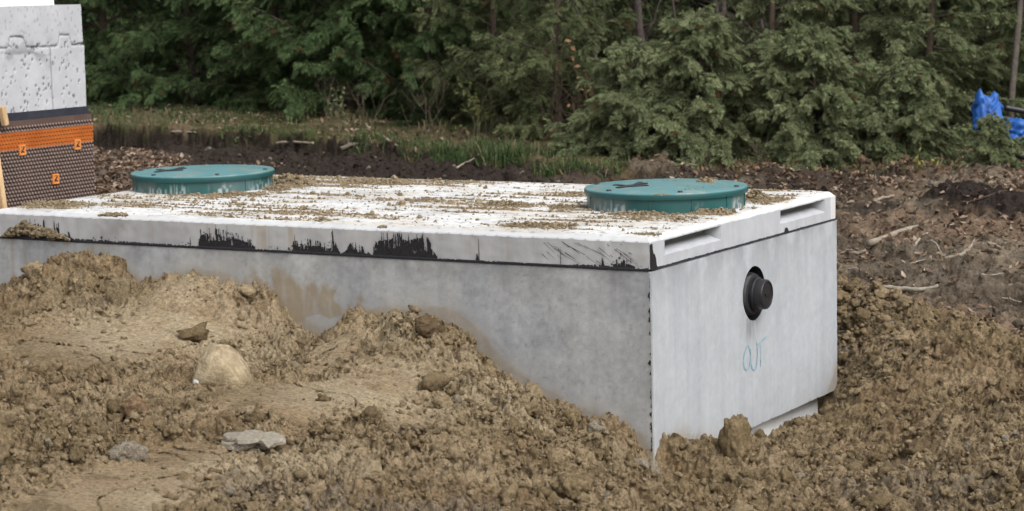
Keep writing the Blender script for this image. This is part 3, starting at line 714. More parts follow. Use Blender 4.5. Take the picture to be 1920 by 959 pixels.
# flung threads of sealant on the side of the lid
r_ = random.Random(4)
for q in range(46):
    u = r_.uniform(1010, 1185); v = np.interp(u, (0, 1217), (447, 507))-r_.uniform(2, 46); L = r_.uniform(4, 38); sl_ = r_.uniform(.5, 1.0)
    p = at_y(u, v, -.0022); p2 = at_y(u+L, v+L*sl_, -.0022)
    if p2[2] < .004 or p[2] > .098: continue
    wd = r_.uniform(.0006, .0017); mb.patch(p+(0, 0, -wd), p2+(0, 0, -wd*.4), p2+(0, 0, wd*.4), p+(0, 0, wd), 1, 1)
for u, l0, l1, wd in ((356, 20, 4, .0022), (404, 46, 20, .0018), (412, 40, 16, .0015), (425, 44, 8, .0016), (897, 44, 0, .002), (1050, 36, 2, .0013), (552, 34, 2, .002)):
    v = np.interp(u, (0, 1217), (447, 507)); p = at_y(u, v-l0, -.0025); p2 = at_y(u+1.5, v-l1, -.0025)
    mb.patch(p+(-wd*.3, 0, 0), p+(wd*.3, 0, 0), p2+(wd, 0, 0), p2+(-wd, 0, 0), 1, 1)
child('joint_sealant', mb.mesh('joint_sealant'), M_tar, tank)

# chalked word on the end face
ribbons = [[(1404, 647), (1400, 653), (1396.5, 663), (1394.5, 675), (1395.5, 686), (1398.5, 693), (1401.5, 693), (1405.5, 688), (1407.5, 677), (1408, 664), (1406.5, 653), (1404, 647)],
           [(1407.5, 655), (1408.5, 670), (1409.5, 684), (1411.5, 692), (1414.5, 694.5), (1417.5, 691), (1420, 680), (1421, 664), (1420.5, 650), (1419, 640)],
           [(1426, 644), (1426.5, 656), (1427, 672), (1427, 690)], [(1421, 647), (1425, 644), (1431, 637), (1438.5, 630)]]
mb = MB()
for rb in ribbons:
    P = np.array([at_x(u, v, BP+.0035) for u, v in rb]); tk = np.arange(len(P)); f = np.linspace(0, len(P)-1, len(P)*5)
    S = np.stack([np.interp(f, tk, P[:, i]) for i in range(3)], -1)
    for _ in range(3): S[1:-1] = (S[:-2]+2*S[1:-1]+S[2:])/4
    Tn = np.gradient(S, axis=0); Tn /= np.linalg.norm(Tn, axis=1)[:, None]; Nn = np.stack([0*Tn[:, 0], -Tn[:, 2], Tn[:, 1]], -1)
    wd = .0021*(.6+.8*fbm(f*2, f*0, 2, 9))[:, None]
    n = len(S); k = np.arange(n-1); kq = k[fbm(k*.9, k*0+len(rb), 2, 3) > .22]; mb.add(np.concatenate([S-Nn*wd, S+Nn*wd]), np.stack([kq, kq+1, n+kq+1, n+kq], -1))
child('chalk_lettering', mb.mesh('chalk_lettering', False), M_chalk, tank)

# outlet: rubber boot in the hole, black pipe with its cap
gasket = MB().lathe([(HR+.001, BP-.001), (HR*.93, -.02), (HR*.9, -.05), (.0, -.05)], 64, (.012, .012, .014), 'x', (0, *HC))
gasket.lathe([(.088, -.05), (.09, -.012), (.084, .004), (.076, .007), (.0, .007)], 64, (.022, .022, .026), 'x', (0, HC[0], HC[1]-.004))
gasket.lathe([(.0835, -.03), (.0865, -.02), (.087, -.008), (.0842, .005)], 64, (.085, .088, .085), 'x', (.0012, HC[0]-.006, HC[1]-.006))
gk = child('outlet_gasket', gasket.mesh('outlet_gasket'), M_rubber, tank); auto_sharp(gk)
pb = MB().lathe([(.069, .0), (.069, .022), (.063, .026), (.063, .0)], 64, axis='x', c=(0, HC[0], HC[1]-.002))
pipe = child('outlet_pipe', pb.mesh('outlet_pipe'), M_black, tank); auto_sharp(pipe)
pc = MB().lathe([(.0615, .02), (.0625, .048), (.0605, .060), (.057, .0635), (.052, .0635), (.051, .0605), (.0, .0605)], 64, axis='x', c=(0, HC[0], HC[1]-.002))
pc.box((.060, HC[0]-.018, HC[1]-.008), (.0660, HC[0]+.018, HC[1]+.004))
cap = child('pipe_cap', pc.mesh('pipe_cap'), M_black, pipe); auto_sharp(cap)

# ------------------------------------------------------------------ green access lids
def riser(px, py, label, seed):
    R0 = .345; b0 = LZ-.004
    t = thing('access_lid', label, 'access lid', (px, py, LZ), 'green access lids on the tank')
    HT = .0825
    def ring_col(V, C):
        a = np.arctan2(V[:, 1]-py, V[:, 0]-px); z = V[:, 2]-LZ
        n = fbm(a*60+50, z*22, 3, seed); lo = sstep(.065, .0, z)
        sp = sstep(.57, .68, n+.09*lo)*lo*sstep(.35, .6, fbm(a*3+20, z*0, 2, seed+3))
        gr = sstep(.45, .7, fbm(a*2.2+9, z*3, 3, seed+5))
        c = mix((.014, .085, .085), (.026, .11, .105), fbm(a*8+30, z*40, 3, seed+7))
        c = mix(c, (.11, .15, .15), gr*.6)
        return mix(c, (.42, .47, .47), sp*.9)
    ringm = MB(); n = 220
    ringm.lathe([(R0-.012, z) for z in np.linspace(-.004, HT-.02, 18)], n, axis='z', c=(px, py, LZ))
    ringm.lathe([(R0-.012, HT-.02), (R0-.03, HT-.02)], n, axis='z', c=(px, py, LZ))
    for k in range(12):                     # slim moulded ribs
        a = k/12*2*math.pi+.26; R = np.array([[math.cos(a), -math.sin(a), 0], [math.sin(a), math.cos(a), 0], [0, 0, 1]])
        ringm.box((R0-.016, -.004, 0), (R0-.0085, .004, HT-.021), R=R, o=(px, py, LZ))
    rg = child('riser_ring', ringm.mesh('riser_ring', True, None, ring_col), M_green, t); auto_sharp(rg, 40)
    def lid_c(V, C):
        x, y, z = V.T; n = fbm(x*7, y*7, 4, seed+11); f = fbm(x*32, y*32, 3, seed+13)
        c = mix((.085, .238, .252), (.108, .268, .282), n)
        r = np.hypot(x-px, y-py)
        dd_ = sstep(.56, .74, n*.55+f*.5)*sstep(.1, .33, r)
        c = mix(c, (.30, .33, .30), dd_*.45)
        d2 = sstep(.66, .72, f)*(z > LZ+HT+.001); c = mix(c, (.30, .25, .17), d2*.6)
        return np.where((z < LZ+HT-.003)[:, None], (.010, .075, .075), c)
    lm = MB()
    rr = np.linspace(0, R0-.006, 40)
    prof = [(R0-.022, HT-.026), (R0-.001, HT-.026), (R0, HT-.020), (R0, HT-.008), (R0-.003, HT-.001)]+[(r, HT+.013*(1-(r/R0)**2)) for r in rr[::-1]]
    lm.lathe(prof, n, c=(px, py, LZ))
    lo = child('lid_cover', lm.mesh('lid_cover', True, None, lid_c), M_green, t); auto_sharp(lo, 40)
    # screws around the rim
    for k in range(6):
        a = k/6*2*math.pi+.5+seed; r = R0-.035; zz = HT+.013*(1-(r/R0)**2)
        sm = MB().lathe([(.011, -.002), (.011, .003), (.008, .0055), (0, .0055)], 14, c=(px+r*math.cos(a), py+r*math.sin(a), LZ+zz))
        child('screw', sm.mesh('screw'), M_black, t)
    # raised dark moulded mark: a forked arrow head
    mm = MB(); cxm, cym = -.085, -.13
    yawm = .53; Rm = np.array([[math.cos(yawm), -math.sin(yawm), 0], [math.sin(yawm), math.cos(yawm), 0], [0, 0, 1]])
    for a, b, wd in (((-.07, -.05), (-.01, .0), .026), ((-.022, -.01), (.05, .075), .018), ((-.01, -.03), (.055, -.012), .022), ((.01, .05), (.035, .12), .010), ((-.04, .02), (-.075, .07), .012)):
        a = np.array([*a, 0.]); b = np.array([*b, 0.]); d = b-a; nn_ = np.array([-d[1], d[0], 0]); nn_ *= wd/np.linalg.norm(nn_)
        Pm = np.array([a-nn_*.5, b-nn_, b+nn_, a+nn_*.5])@Rm.T+np.array([px+cxm, py+cym, 0])
        rz = np.hypot(Pm[:, 0]-px, Pm[:, 1]-py); top = LZ+HT+.013*(1-(rz/R0)**2)
        Pt = Pm.copy(); Pt[:, 2] = top+.004; Pb = Pm.copy(); Pb[:, 2] = top-.002
        mm.add(np.vstack([Pb, Pt]), [(4, 5, 6, 7), (0, 1, 5, 4), (1, 2, 6, 5), (2, 3, 7, 6), (3, 0, 4, 7)])
    child('moulded_mark', mm.mesh('moulded_mark', False), M_black, t)
    return t
riser(-2.9588, 1.1219, 'green plastic access lid near the concrete wall, almost clean on top', 3)
riser(-.447, 1.0513, 'green plastic access lid near the outlet end, dirt lumps lying on it', 8)

# loose soil lying on the slab and the lids
def on_slab(n):
    x = rng.uniform(-TL+.05, -.04, n); y = rng.uniform(.04, TW-.04, n); k = rng.random(n) < lid_dirt(x, y)**1.5*.95+.012
    for cx, cy in ((-2.9588, 1.1219), (-.447, 1.0513)): k &= np.hypot(x-cx, y-cy) > .335
    return x[k], y[k]
mb = MB()
sh1, sh2 = lump_shapes(ICO1, 10, .7, 25, 2.5), lump_shapes(ICO2, 12, .85, 35, 2.6)
def soil_tint(n): return mix((.27, .205, .125), (.42, .34, .23), rng.random(n))*rng.uniform(.8, 1.1, n)[:, None]
x, y = on_slab(60000); s = .0024*(1-rng.random(len(x))*(1-(24/90)**1.8))**(-1/1.8)
a = scatter(np.stack([x, y, LZ+s*.3], -1), s, soil_tint(len(x)), sh1, ICO1[1]); mb.add(a[0], None, a[1], a[2])
x, y = on_slab(900); s = .007*(1-rng.random(len(x))*(1-(7/20)**2.6))**(-1/2.6)
a = scatter(np.stack([x, y, LZ+s*.35], -1), s, soil_tint(len(x)), sh2, ICO2[1]); mb.add(a[0], None, a[1], a[2])
def cluster(u, v, z, ru, rd, n, s0, s1, hgt=0.0):
    c = at_z(u, v, z); a = at_z(u+ru, v, z)-c
    th = rng.uniform(0, 6.28, n); r = np.sqrt(rng.random(n))
    e1 = a[:2]; e2 = np.array([-FH[0]*-1, FH[1]])*0+FH*rd
    x = c[0]+r*np.cos(th)*e1[0]+r*np.sin(th)*e2[0]; y = c[1]+r*np.cos(th)*e1[1]+r*np.sin(th)*e2[1]
    n = int(n*1.7); th = rng.uniform(0, 6.28, n); r = np.sqrt(rng.random(n)); x = c[0]+r*np.cos(th)*e1[0]+r*np.sin(th)*e2[0]; y = c[1]+r*np.cos(th)*e1[1]+r*np.sin(th)*e2[1]
    s = .6*s0+.72*(s1-s0)*rng.random(n)**3; zz = z+s*.3+hgt*(1-r**2)*rng.random(n)
    q = scatter(np.stack([x, y, zz], -1), s, soil_tint(n), sh2, ICO2[1]); mb.add(q[0], None, q[1], q[2])
for a in ((545, 347, 40, .14, 260, .006, .026, .05), (520, 356, 26, .08, 90, .006, .02, .02), (700, 343, 70, .12, 170, .005, .018, .01), (1010, 424, 70, .06, 200, .004, .014, .01), (950, 385, 40, .07, 160, .004, .016, .014), (1420, 372, 22, .10, 110, .006, .02, .035),
          (1330, 398, 50, .05, 120, .005, .02, .012), (1200, 403, 60, .04, 140, .005, .016, .012), (445, 366, 60, .05, 150, .004, .015, .01), (1215, 440, 26, .04, 60, .003, .008, .003), (100, 384, 60, .10, 260, .004, .016, .014), (212, 405, 28, .02, 130, .004, .014, .012), (716, 427, 8, .02, 24, .004, .012, .004)):
    z = LZ; cluster(a[0], a[1], z, *a[2:])
zt = LZ+.0825+.008
for a in ((1322, 342, 18, .05, 90, .004, .014, .018), (1255, 341, 18, .04, 30, .003, .009, .0), (1300, 352, 60, .10, 26, .002, .006, 0), (1240, 366, 16, .015, 26, .003, .006, .0), (505, 320, 10, .05, 8, .002, .005, 0)): cluster(a[0], a[1], zt, *a[2:])
put('loose_soil', mb.mesh('loose_soil', False), M_clod, None, kind='stuff')

# ------------------------------------------------------------------ foundation wall behind the tank
WX = -4.5; WYE = 2.075; WY0 = -.6; WTOP = 1.003
wall = thing('foundation_wall', 'pale speckled concrete foundation wall with brown dimpled membrane and orange strip', 'wall', (WX-.6, .8, -.4))
zr = lambda v, u=165: at_x(u, v, WX)[2]
zg = zr(83); zbt = zr(199); zbb = zr(214); zdt = zr(223.5); zot = zr(237); zob = zr(264)
def groove(y, z):
    b1, b2 = at_x(32, 75, WX), at_x(121, 75, WX)
    up = .055*np.maximum(sstep(.075, .045, np.abs(y-b1[1])), sstep(.06, .035, np.abs(y-b2[1])))
    up = up+.012*(fbm(y*30, z*0, 3, 601)-.5)
    g = np.exp(-((z-zg-up)/.006)**2)*(.35+.9*fbm(y*12, y*0, 2, 603))
    y1 = at_x(97, 140, WX)[1]; y2 = y1-.62
    for yy_ in (y1, y2): g = np.maximum(g, .8*np.exp(-((y-yy_-.006*(fbm(z*20, z*0, 2, 605)-.5))/.0045)**2)*(z < zg))
    return np.clip(g, 0, 1)
def pits(y, z): return (bumps(y, z*.7, .03, 611, .6) > .0190)*1.0+(bumps(y, z*.6, .017, 613, .75) > .0091)*.8
def wall_f(V):
    V = V.copy(); f = V[:, 0] > WX-.001
    g = groove(V[:, 1], V[:, 2]); p = np.clip(pits(V[:, 1], V[:, 2]), 0, 1)*(V[:, 2] < zg+.02)
    V[:, 0] += np.where(f, -.010*g-.006*p+.006*(fbm(V[:, 1]*4, V[:, 2]*4, 3, 615)-.5), 0)
    V[:, 1] += np.where(V[:, 1] > WYE-.001, .014*(fbm(V[:, 2]*9, V[:, 0], 3, 617)-.5)-.012*(V[:, 2] > zg), 0)
    return V
def wall_c(V, C):
    y, z = V[:, 1], V[:, 2]; n = fbm(y*5+V[:, 0], z*5, 4, 621)
    c = mix((.45, .46, .485), (.54, .545, .57), n); g = groove(y, z); p = np.clip(pits(y, z), 0, 1)
    p = p*np.where(z < zg+.02, 1, .45)*sstep(.3, .5, fbm(y*4, z*4, 2, 623)+.12); c = c*(1-.62*np.maximum(g*.9, p))[:, None]
    d = np.exp(-np.abs(z-zg+.03)/.05)*sstep(.5, .7, fbm(y*14, z*22, 3, 625)); return c*(1-.45*d)[:, None]
mb = MB()
mb.patch((WX, WY0, -.6), (WX, WYE, -.6), (WX, WYE, WTOP), (WX, WY0, WTOP), 520, 320)
mb.patch((WX, WYE, -.6), (WX-2.5, WYE, -.6), (WX-2.5, WYE, WTOP), (WX, WYE, WTOP), 60, 60)
mb.patch((WX, WY0, WTOP), (WX, WYE, WTOP), (WX-.25, WYE, WTOP), (WX-.25, WY0, WTOP), 60, 8)
mb.patch((WX-.25, WY0, -.6), (WX-.25, WYE-.25, -.6), (WX-.25, WYE-.25, WTOP), (WX-.25, WY0, WTOP), 10, 10)
mb.patch((WX-.25, WYE-.25, -.6), (WX-2.5, WYE-.25, -.6), (WX-2.5, WYE-.25, WTOP), (WX-.25, WYE-.25, WTOP), 10, 10)
mb.patch((WX, WYE, WTOP), (WX-2.5, WYE, WTOP), (WX-2.5, WYE-.25, WTOP), (WX-.25, WYE-.25, WTOP), 10, 4)
wb = child('wall_body', mb.mesh('wall_body', True, wall_f, wall_c), M_wall, wall); auto_sharp(wb, 50)
def sheet(name, x, z0, z1, colf, res=.02, dx=.004, ye=WYE+.012, m=M_memb):
    b = MB(); b.patch((x, WY0, z0), (x, ye, z0), (x, ye, z1), (x, WY0, z1), int((ye-WY0)/res), max(2, int((z1-z0)/res)))
    b.patch((x, ye, z0), (WX-1.2, ye, z0), (WX-1.2, ye, z1), (x, ye, z1), 20, 4)
    b.patch((x, WY0, z1), (x, ye, z1), (WX-.001, ye, z1), (WX-.001, WY0, z1), 40, 1)
    o = child(name, b.mesh(name, True, lambda V: V+np.stack([dx*(fbm(V[:, 1]*6, V[:, 2]*6, 3, 31)-.5), 0*V[:, 0], .3*dx*(fbm(V[:, 1]*9, V[:, 1]*0, 3, 33)-.5)], -1), colf), m, wall); auto_sharp(o, 50); return o
sheet('black_tar_strip', WX+.004, zbb-.03, zbt, lambda V, C: mix((.020, .023, .034), (.045, .048, .062), fbm(V[:, 1]*16, V[:, 2]*40, 4, 631)))
MXX = WX+.020
sheet('dimpled_membrane', MXX, -.6, zbb, lambda V, C: mix((.066, .040, .032), (.092, .058, .046), fbm(V[:, 1]*10, V[:, 2]*10, 3, 633))*np.where(V[:, 2] > zdt, 1.5, 1)[:, None], dx=.006)
# raised dimples of the membrane
db = MB(); pit = .0232; rows = int((zdt+.12)/ (pit*.86)) + 1
kk = np.arange(8)/8*2*np.pi
dV, dQ, dT = [], [], []
P = []
for r in range(rows):
    z = zdt-.006-r*pit*.86
    if zob-.006 < z < zot+.006: continue
    for y in np.arange(WY0+.7, WYE+.004, pit): P.append((MXX+.001, y+(pit/2 if r % 2 else 0), z))
P = np.array(P); n = len(P)
ring = lambda r, x: np.stack([np.full(8, x), r*np.cos(kk), r*np.sin(kk)], -1)
S = np.concatenate([ring(.0088, 0), ring(.0058, .007), [[.0075, 0, 0]]])
Vd = (P[:, None]+S[None]).reshape(-1, 3)
qd = np.array([(k, (k+1) % 8, 8+(k+1) % 8, 8+k) for k in range(8)]); trd = np.array([(8+k, 8+(k+1) % 8, 16) for k in range(8)])
cd = np.tile(np.concatenate([np.tile([(.055, .038, .036)], (8, 1)), np.tile([(.27, .205, .175)], (9, 1))]), (n, 1))*1.0
db.add(Vd, (qd[None]+17*np.arange(n)[:, None, None]).reshape(-1, 4), (trd[None]+17*np.arange(n)[:, None, None]).reshape(-1, 3), cd)
child('membrane_dimples', db.mesh('membrane_dimples', False), M_memb, wall)
# orange perforated strip: bars with a row of scallops at both edges
ob = MB(); x0 = MXX+.003; bh = (zot-zob)
nb = 5
for k in range(nb):
    z = zob+bh*k/(nb-1); ob.patch((x0+.003, WY0, z-.0065), (x0+.003, WYE+.014, z-.0065), (x0+.003, WYE+.014, z+.0065), (x0+.003, WY0, z+.0065), 120, 1)
ob.patch((x0, WY0, zob), (x0, WYE+.013, zob), (x0, WYE+.013, zot), (x0, WY0, zot), 10, 2, (.25, .085, .02))
for y in np.arange(WY0+.7, WYE+.014, pit):
    for k in range(nb):
        z = zob+bh*k/(nb-1)+(.009 if k < nb-1 else .006); ob.box((x0+.0005, y-.004+(k % 2)*pit/2, z-.007), (x0+.0045, y+.004+(k % 2)*pit/2, z+.006))
child('orange_strip', ob.mesh('orange_strip', False, None, lambda V, C: np.where((C[:, :1] > .9), mix((.42, .10, .016), (.54, .155, .03), fbm(V[:, 1]*8, V[:, 2]*20, 3, 9)), C)), M_memb, wall)
def plate(u, v):
    p = at_x(u, v, MXX+.01); b = MB(); w_, h_ = .024, .028
    b.box((MXX+.006, p[1]-w_, p[2]-h_), (MXX+.013, p[1]+w_, p[2]+h_), (.66, .24, .06))
    for s_ in (-1, 1):
        b.box((MXX+.0125, p[1]+s_*w_*.82-.003, p[2]-h_*.9), (MXX+.017, p[1]+s_*w_*.82+.003, p[2]+h_*.9), (.72, .30, .09)); b.box((MXX+.0125, p[1]-w_*.7, p[2]+s_*h_*.82-.003), (MXX+.0165, p[1]+w_*.7, p[2]+s_*h_*.82+.003), (.72, .30, .09))
    f = child('fastening_plate', b.mesh('fastening_plate', False), M_memb, wall)
    c = MB(); R = lambda a: np.array([[1, 0, 0], [0, math.cos(a), -math.sin(a)], [0, math.sin(a), math.cos(a)]])
    c.box((MXX+.0125, -.017, -.003), (MXX+.0155, .017, .003), (.04, .025, .02), R(.9), (0, p[1], p[2])); c.box((MXX+.0125, -.010, -.003), (MXX+.0160, .012, .003), (.05, .03, .02), R(-.5), (0, p[1], p[2]-.006))
    child('clip', c.mesh('clip', False), M_memb, f)
for u, v in ((41.5, 282), (145, 271.5), (104, 336)): plate(u, v)
b = MB(); yr = at_x(109, 3, WX)[1]
b.patch((WX-.03, yr, WTOP), (WX-.23, yr, WTOP), (WX-.23, yr, WTOP+.09), (WX-.03, yr, WTOP+.09), 4, 4)
b.patch((WX-.03, WY0, WTOP), (WX-.03, yr, WTOP), (WX-.03, yr, WTOP+.09), (WX-.03, WY0, WTOP+.09), 40, 4)
b.patch((WX-.03, WY0, WTOP+.09), (WX-.03, yr, WTOP+.09), (WX-.23, yr, WTOP+.09), (WX-.23, WY0, WTOP+.09), 40, 4)
b.patch((WX-.23, WY0, WTOP), (WX-.23, yr, WTOP), (WX-.23, yr, WTOP+.09), (WX-.23, WY0, WTOP+.09), 40, 4)
put('white_slab', b.mesh('white_slab', False, lambda V: V+.003*np.stack([vn3(V*14, 3)-.5]*3, -1), lambda V, C: mix((.76, .77, .78), (.82, .83, .84), fbm(V[:, 1]*9, V[:, 2]*9, 3, 5))), M_wall, None,
    label='white slab lying on top of the concrete foundation wall', category='slab')
def board(name, label, a, b_, wy, wxd, seed):
    a, b_ = np.asarray(a), np.asarray(b_); L = b_-a; ln = np.linalg.norm(L); L = L/ln
    Y = np.array([0, 1., 0]); Y = Y-L*(Y@L); Y /= np.linalg.norm(Y); X = np.cross(Y, L)
    m = MB(); m.box((0, 0, 0), (wxd, wy, ln))
    V, Q_, T_, C_ = m.data(); V = a+V[:, :1]*X+V[:, 1:2]*Y+V[:, 2:]*L
    bm_ = bmesh.new(); vs = [bm_.verts.new(v) for v in V]; [bm_.faces.new([vs[i] for i in q]) for q in Q_]
    bmesh.ops.bevel(bm_, geom=bm_.edges[:], offset=.003, segments=2, affect='EDGES'); bmesh.ops.recalc_face_normals(bm_, faces=bm_.faces[:])
    me = bpy.data.meshes.new(name); bm_.to_mesh(me); bm_.free()
    at = me.color_attributes.new('Col', 'FLOAT_COLOR', 'POINT')
    for k in range(len(me.vertices)): at.data[k].color = (.52, .36, .20, 1)
    return put(name, me, M_wood, None, label=label, category='board')
p0 = at_x(12, 396, -4.0); p1 = at_x(-11, 284, -4.26)
board('leaning_board', 'pale sawn wood board leaning on the dimpled membrane by the tank', p0+(-.06, -.012, -.25), p1+(-.06, -.012, 0)+(p1-p0)*.25, .03, .09, 1)
p0 = at_x(2, 237, WX+.035); p1 = at_x(-4, 205, WX+.035)
board('wooden_batten', 'short pale wood batten standing against the black tar strip of the wall', p0, p1+(p1-p0)*.1, .034, .03, 2)

# ------------------------------------------------------------------ stones, clods, sticks
dl = np.linspace(5.6, 26, 1600)
def hit(u, v, fine=False):
    r = ray(u, v); x = CX[0]+r[0]*dl; y = CX[1]+r[1]*dl; z = CX[2]+r[2]*dl
    k = np.argmax(z < height(x, y, fine)); d = dl[k] if z[k] < height(x[k:k+1], y[k:k+1], fine)[0] else 18.; return CX+r*d, d
def rock(name, label, cat, box, depth, seed, colr, amp=.25, cuts=7, freq=1.5, sink=.25, group=None, d=None, flat=None, m=M_rock, asp=1.0):
    u0, v0, u1, v1 = box; p, dh = hit((u0+u1)/2, v1-(v1-v0)*.15)
    d = d or dh; sx = (u1-u0)/F*d/2; sz = (v1-v0)/F*d/2*(1+sink)
    v = ICO4[0].copy(); r2 = np.random.default_rng(seed)
    for k in range(cuts):
        n_ = r2.normal(size=3); n_ /= np.linalg.norm(n_); h_ = r2.uniform(.55, .85); q = v@n_; v = v-np.maximum(q-h_, 0)[:, None]*n_*.92
    if flat: v = flat(v)
    v = v*(1+amp*(fbm3(ICO4[0]*freq+seed, 4, seed)-.5)+amp*.4*(fbm3(ICO4[0]*6+seed, 3, seed+9)-.5))[:, None]
    if m is M_clod:
        w_ = ICO4[0]*np.array([asp, 1, 1])+.15*(fbm3(ICO4[0]*4+seed, 2, seed+31)-.5)[:, None]
        v = v*(1+.26*(np.abs(2*vn3(w_*3.1+seed, seed+33)-1)-.4)+.16*(np.abs(2*vn3(w_*6.3+seed, seed+35)-1)-.4)+.09*(np.abs(2*vn3(w_*12.5+seed, seed+37)-1)-.4))[:, None]
    ex = np.abs(v).max(0); v = v/ex
    c = at_d((u0+u1)/2, (v0+v1)/2+(v1-v0)*sink*.5, d)
    W = v[:, :1]*sx*np.array([*RH, 0])+v[:, 1:2]*depth*np.array([*FH, 0])+v[:, 2:]*sz*np.array([0, 0, 1.])
    n = fbm3(ICO4[0]*np.array([asp, 1, 1])*4+seed, 4, seed+21); col = mix(colr[0], colr[1], sstep(.3, .7, n))
    o = put(name, np_mesh(name, W, None, ICO4[1], col), m, None, label=label, category=cat); o.location = c
    if group: o['group'] = group
    return o
TAN = ((.22, .168, .10), (.36, .285, .18)); DRT = ((.19, .14, .077), (.31, .235, .138)); GRY = ((.24, .21, .165), (.35, .315, .255))
def boulder_shape(v):
    v = v.copy(); v = np.sign(v)*np.abs(v)**.72; v[:, 0] *= 1-.42*(v[:, 2]+.7)*(v[:, 2] > -.7); v[:, 0] -= .16*np.clip(v[:, 2], 0, 1); v[:, 2] = np.minimum(v[:, 2], .74-.18*v[:, 0]); return v
rock('boulder', 'large rounded tan boulder sitting on the dirt mound', 'boulder', (360, 632, 472, 728), .10, 11, ((.30, .235, .145), (.47, .385, .26)), .24, 3, flat=boulder_shape, sink=.12)
rock('clay_clod', 'tall lump of brown clay standing against the end of the tank', 'clod', (1346, 765, 1420, 860), .07, 23, DRT, .3, 3, 2.4, sink=.35, flat=lambda v: np.stack([v[:, 0]*(1-.08*v[:, 2]), v[:, 1], np.minimum(v[:, 2], .72)], -1), m=M_clod)
rock('clay_clod', 'reddish brown clod with a dark hollow under it, lower left of the boulder', 'clod', (222, 732, 290, 785), .06, 31, ((.20, .13, .075), (.30, .20, .12)), .45, 3, 2.2, m=M_clod)
rock('clay_clod', 'brown clod cut off by the left edge of the picture', 'clod', (-30, 792, 34, 860), .06, 37, DRT, .4, 3, 2, m=M_clod)
rock('clay_slab', 'flat sided slab of smooth clay stuck in the left mound', 'clod', (200, 520, 246, 578), .05, 41, ((.25, .195, .12), (.31, .245, .155)), .10, 6, flat=lambda v: np.clip(v, -.62, .62), m=M_clod)
rock('stone', 'small tan stone on the mound edge against the tank side', 'stone', (446, 534, 480, 556), .03, 43, TAN, .25, 5)
rock('pebble', 'small white pebble at the foot of the tan boulder', 'pebble', (361, 711, 373, 725), .012, 47, ((.46, .44, .40), (.55, .53, .49)), .2, 4)
rock('stone', 'broken stone with a pale top among clods at the bottom of the mound', 'stone', (664, 862, 722, 900), .05, 53, ((.22, .17, .105), (.34, .27, .175)), .5, 9, 2.2)
rock('clay_clod', 'rounded clod on the mound below the long side of the tank', 'clod', (1050, 760, 1092, 800), .045, 59, DRT, .45, 2, 2.2, m=M_clod)
rock('clay_clod', 'dark clod resting on top of the middle mound', 'clod', (770, 588, 832, 632), .06, 67, ((.13, .09, .055), (.21, .15, .09)), .4, 3, 2.0, m=M_clod)
rock('clay_clod', 'pale dusty clod below the near corner of the tank', 'clod', (1196, 856, 1244, 905), .05, 71, ((.31, .26, .19), (.42, .36, .28)), .4, 5, m=M_clod)
rock('clay_clod', 'wide lumpy clod at the bottom of the mound near the middle', 'clod', (1030, 878, 1120, 935), .08, 73, DRT, .55, 2, 2.6, m=M_clod)
rock('clay_clod', 'dark clod in the hollow of the right mound', 'clod', (1690, 820, 1760, 868), .06, 79, ((.13, .09, .055), (.2, .145, .085)), .5, 3, 2.2, m=M_clod)
# flaky grey shale
sh = MB(); p, d = hit(480, 840)
r2 = random.Random(3); nlay = 8
for k in range(nlay):
    wv = ICO2[0].copy(); wv = np.sign(wv)*np.abs(wv)**.6; wv[:, 2] = np.clip(wv[:, 2]*3, -1, 1)
    sc = .078*r2.uniform(.4, .9); a = r2.uniform(0, 6.28)
    wv = wv*np.array([sc, sc*.7, .009])*(1+.5*(fbm3(ICO2[0]*2.5+k*5, 3, 81)-.5))[:, None]
    R = np.array([[math.cos(a), -math.sin(a), 0], [math.sin(a), math.cos(a), 0], [0, 0, 1]]); tl = r2.uniform(-.05, .3); R2 = np.array([[1, 0, 0], [0, math.cos(tl), -math.sin(tl)], [0, math.sin(tl), math.cos(tl)]])
    off = np.array([*(RH*r2.uniform(-.075, .075)+FH*r2.uniform(-.03, .03)), .010+.0035*k])
    sh.add(wv@R.T@R2.T+off, None, ICO2[1], mix(GRY[0], GRY[1], np.full(len(wv), r2.random())))
o = put('shale_rock', sh.mesh('shale_rock', False), M_rock, None, label='flaky grey shale rock broken in layers on the dirt in front', category='rock'); o.location = p
n = 330; u = rng.uniform(4, 130, n); top = np.interp(u, (2, 14, 30, 45, 60, 90, 115, 132), (447, 432, 425, 415, 424, 430, 440, 450)); bot = np.interp(u, (0, 132), (444, 451)); v = bot-(bot-top)*np.sqrt(rng.random(n))*.95
sz_ = rng.uniform(.006, .017, n)*np.clip((bot-top)/22, .45, 1); pts = np.array([at_y(a, b, -.006-.028*rng.random()*c) for a, b, c in zip(u, v, (v-top)/(bot-top+1))])
q = scatter(pts, sz_, soil_tint(n)*.85, lump_shapes(ICO2, 12, .7, 135, 2.0), ICO2[1]); put('mud_lump', np_mesh('mud_lump', q[0], None, q[1], q[2]), M_clod, None, label='lump of crumbly mud stuck on the lid edge at the left of the tank', category='mud')

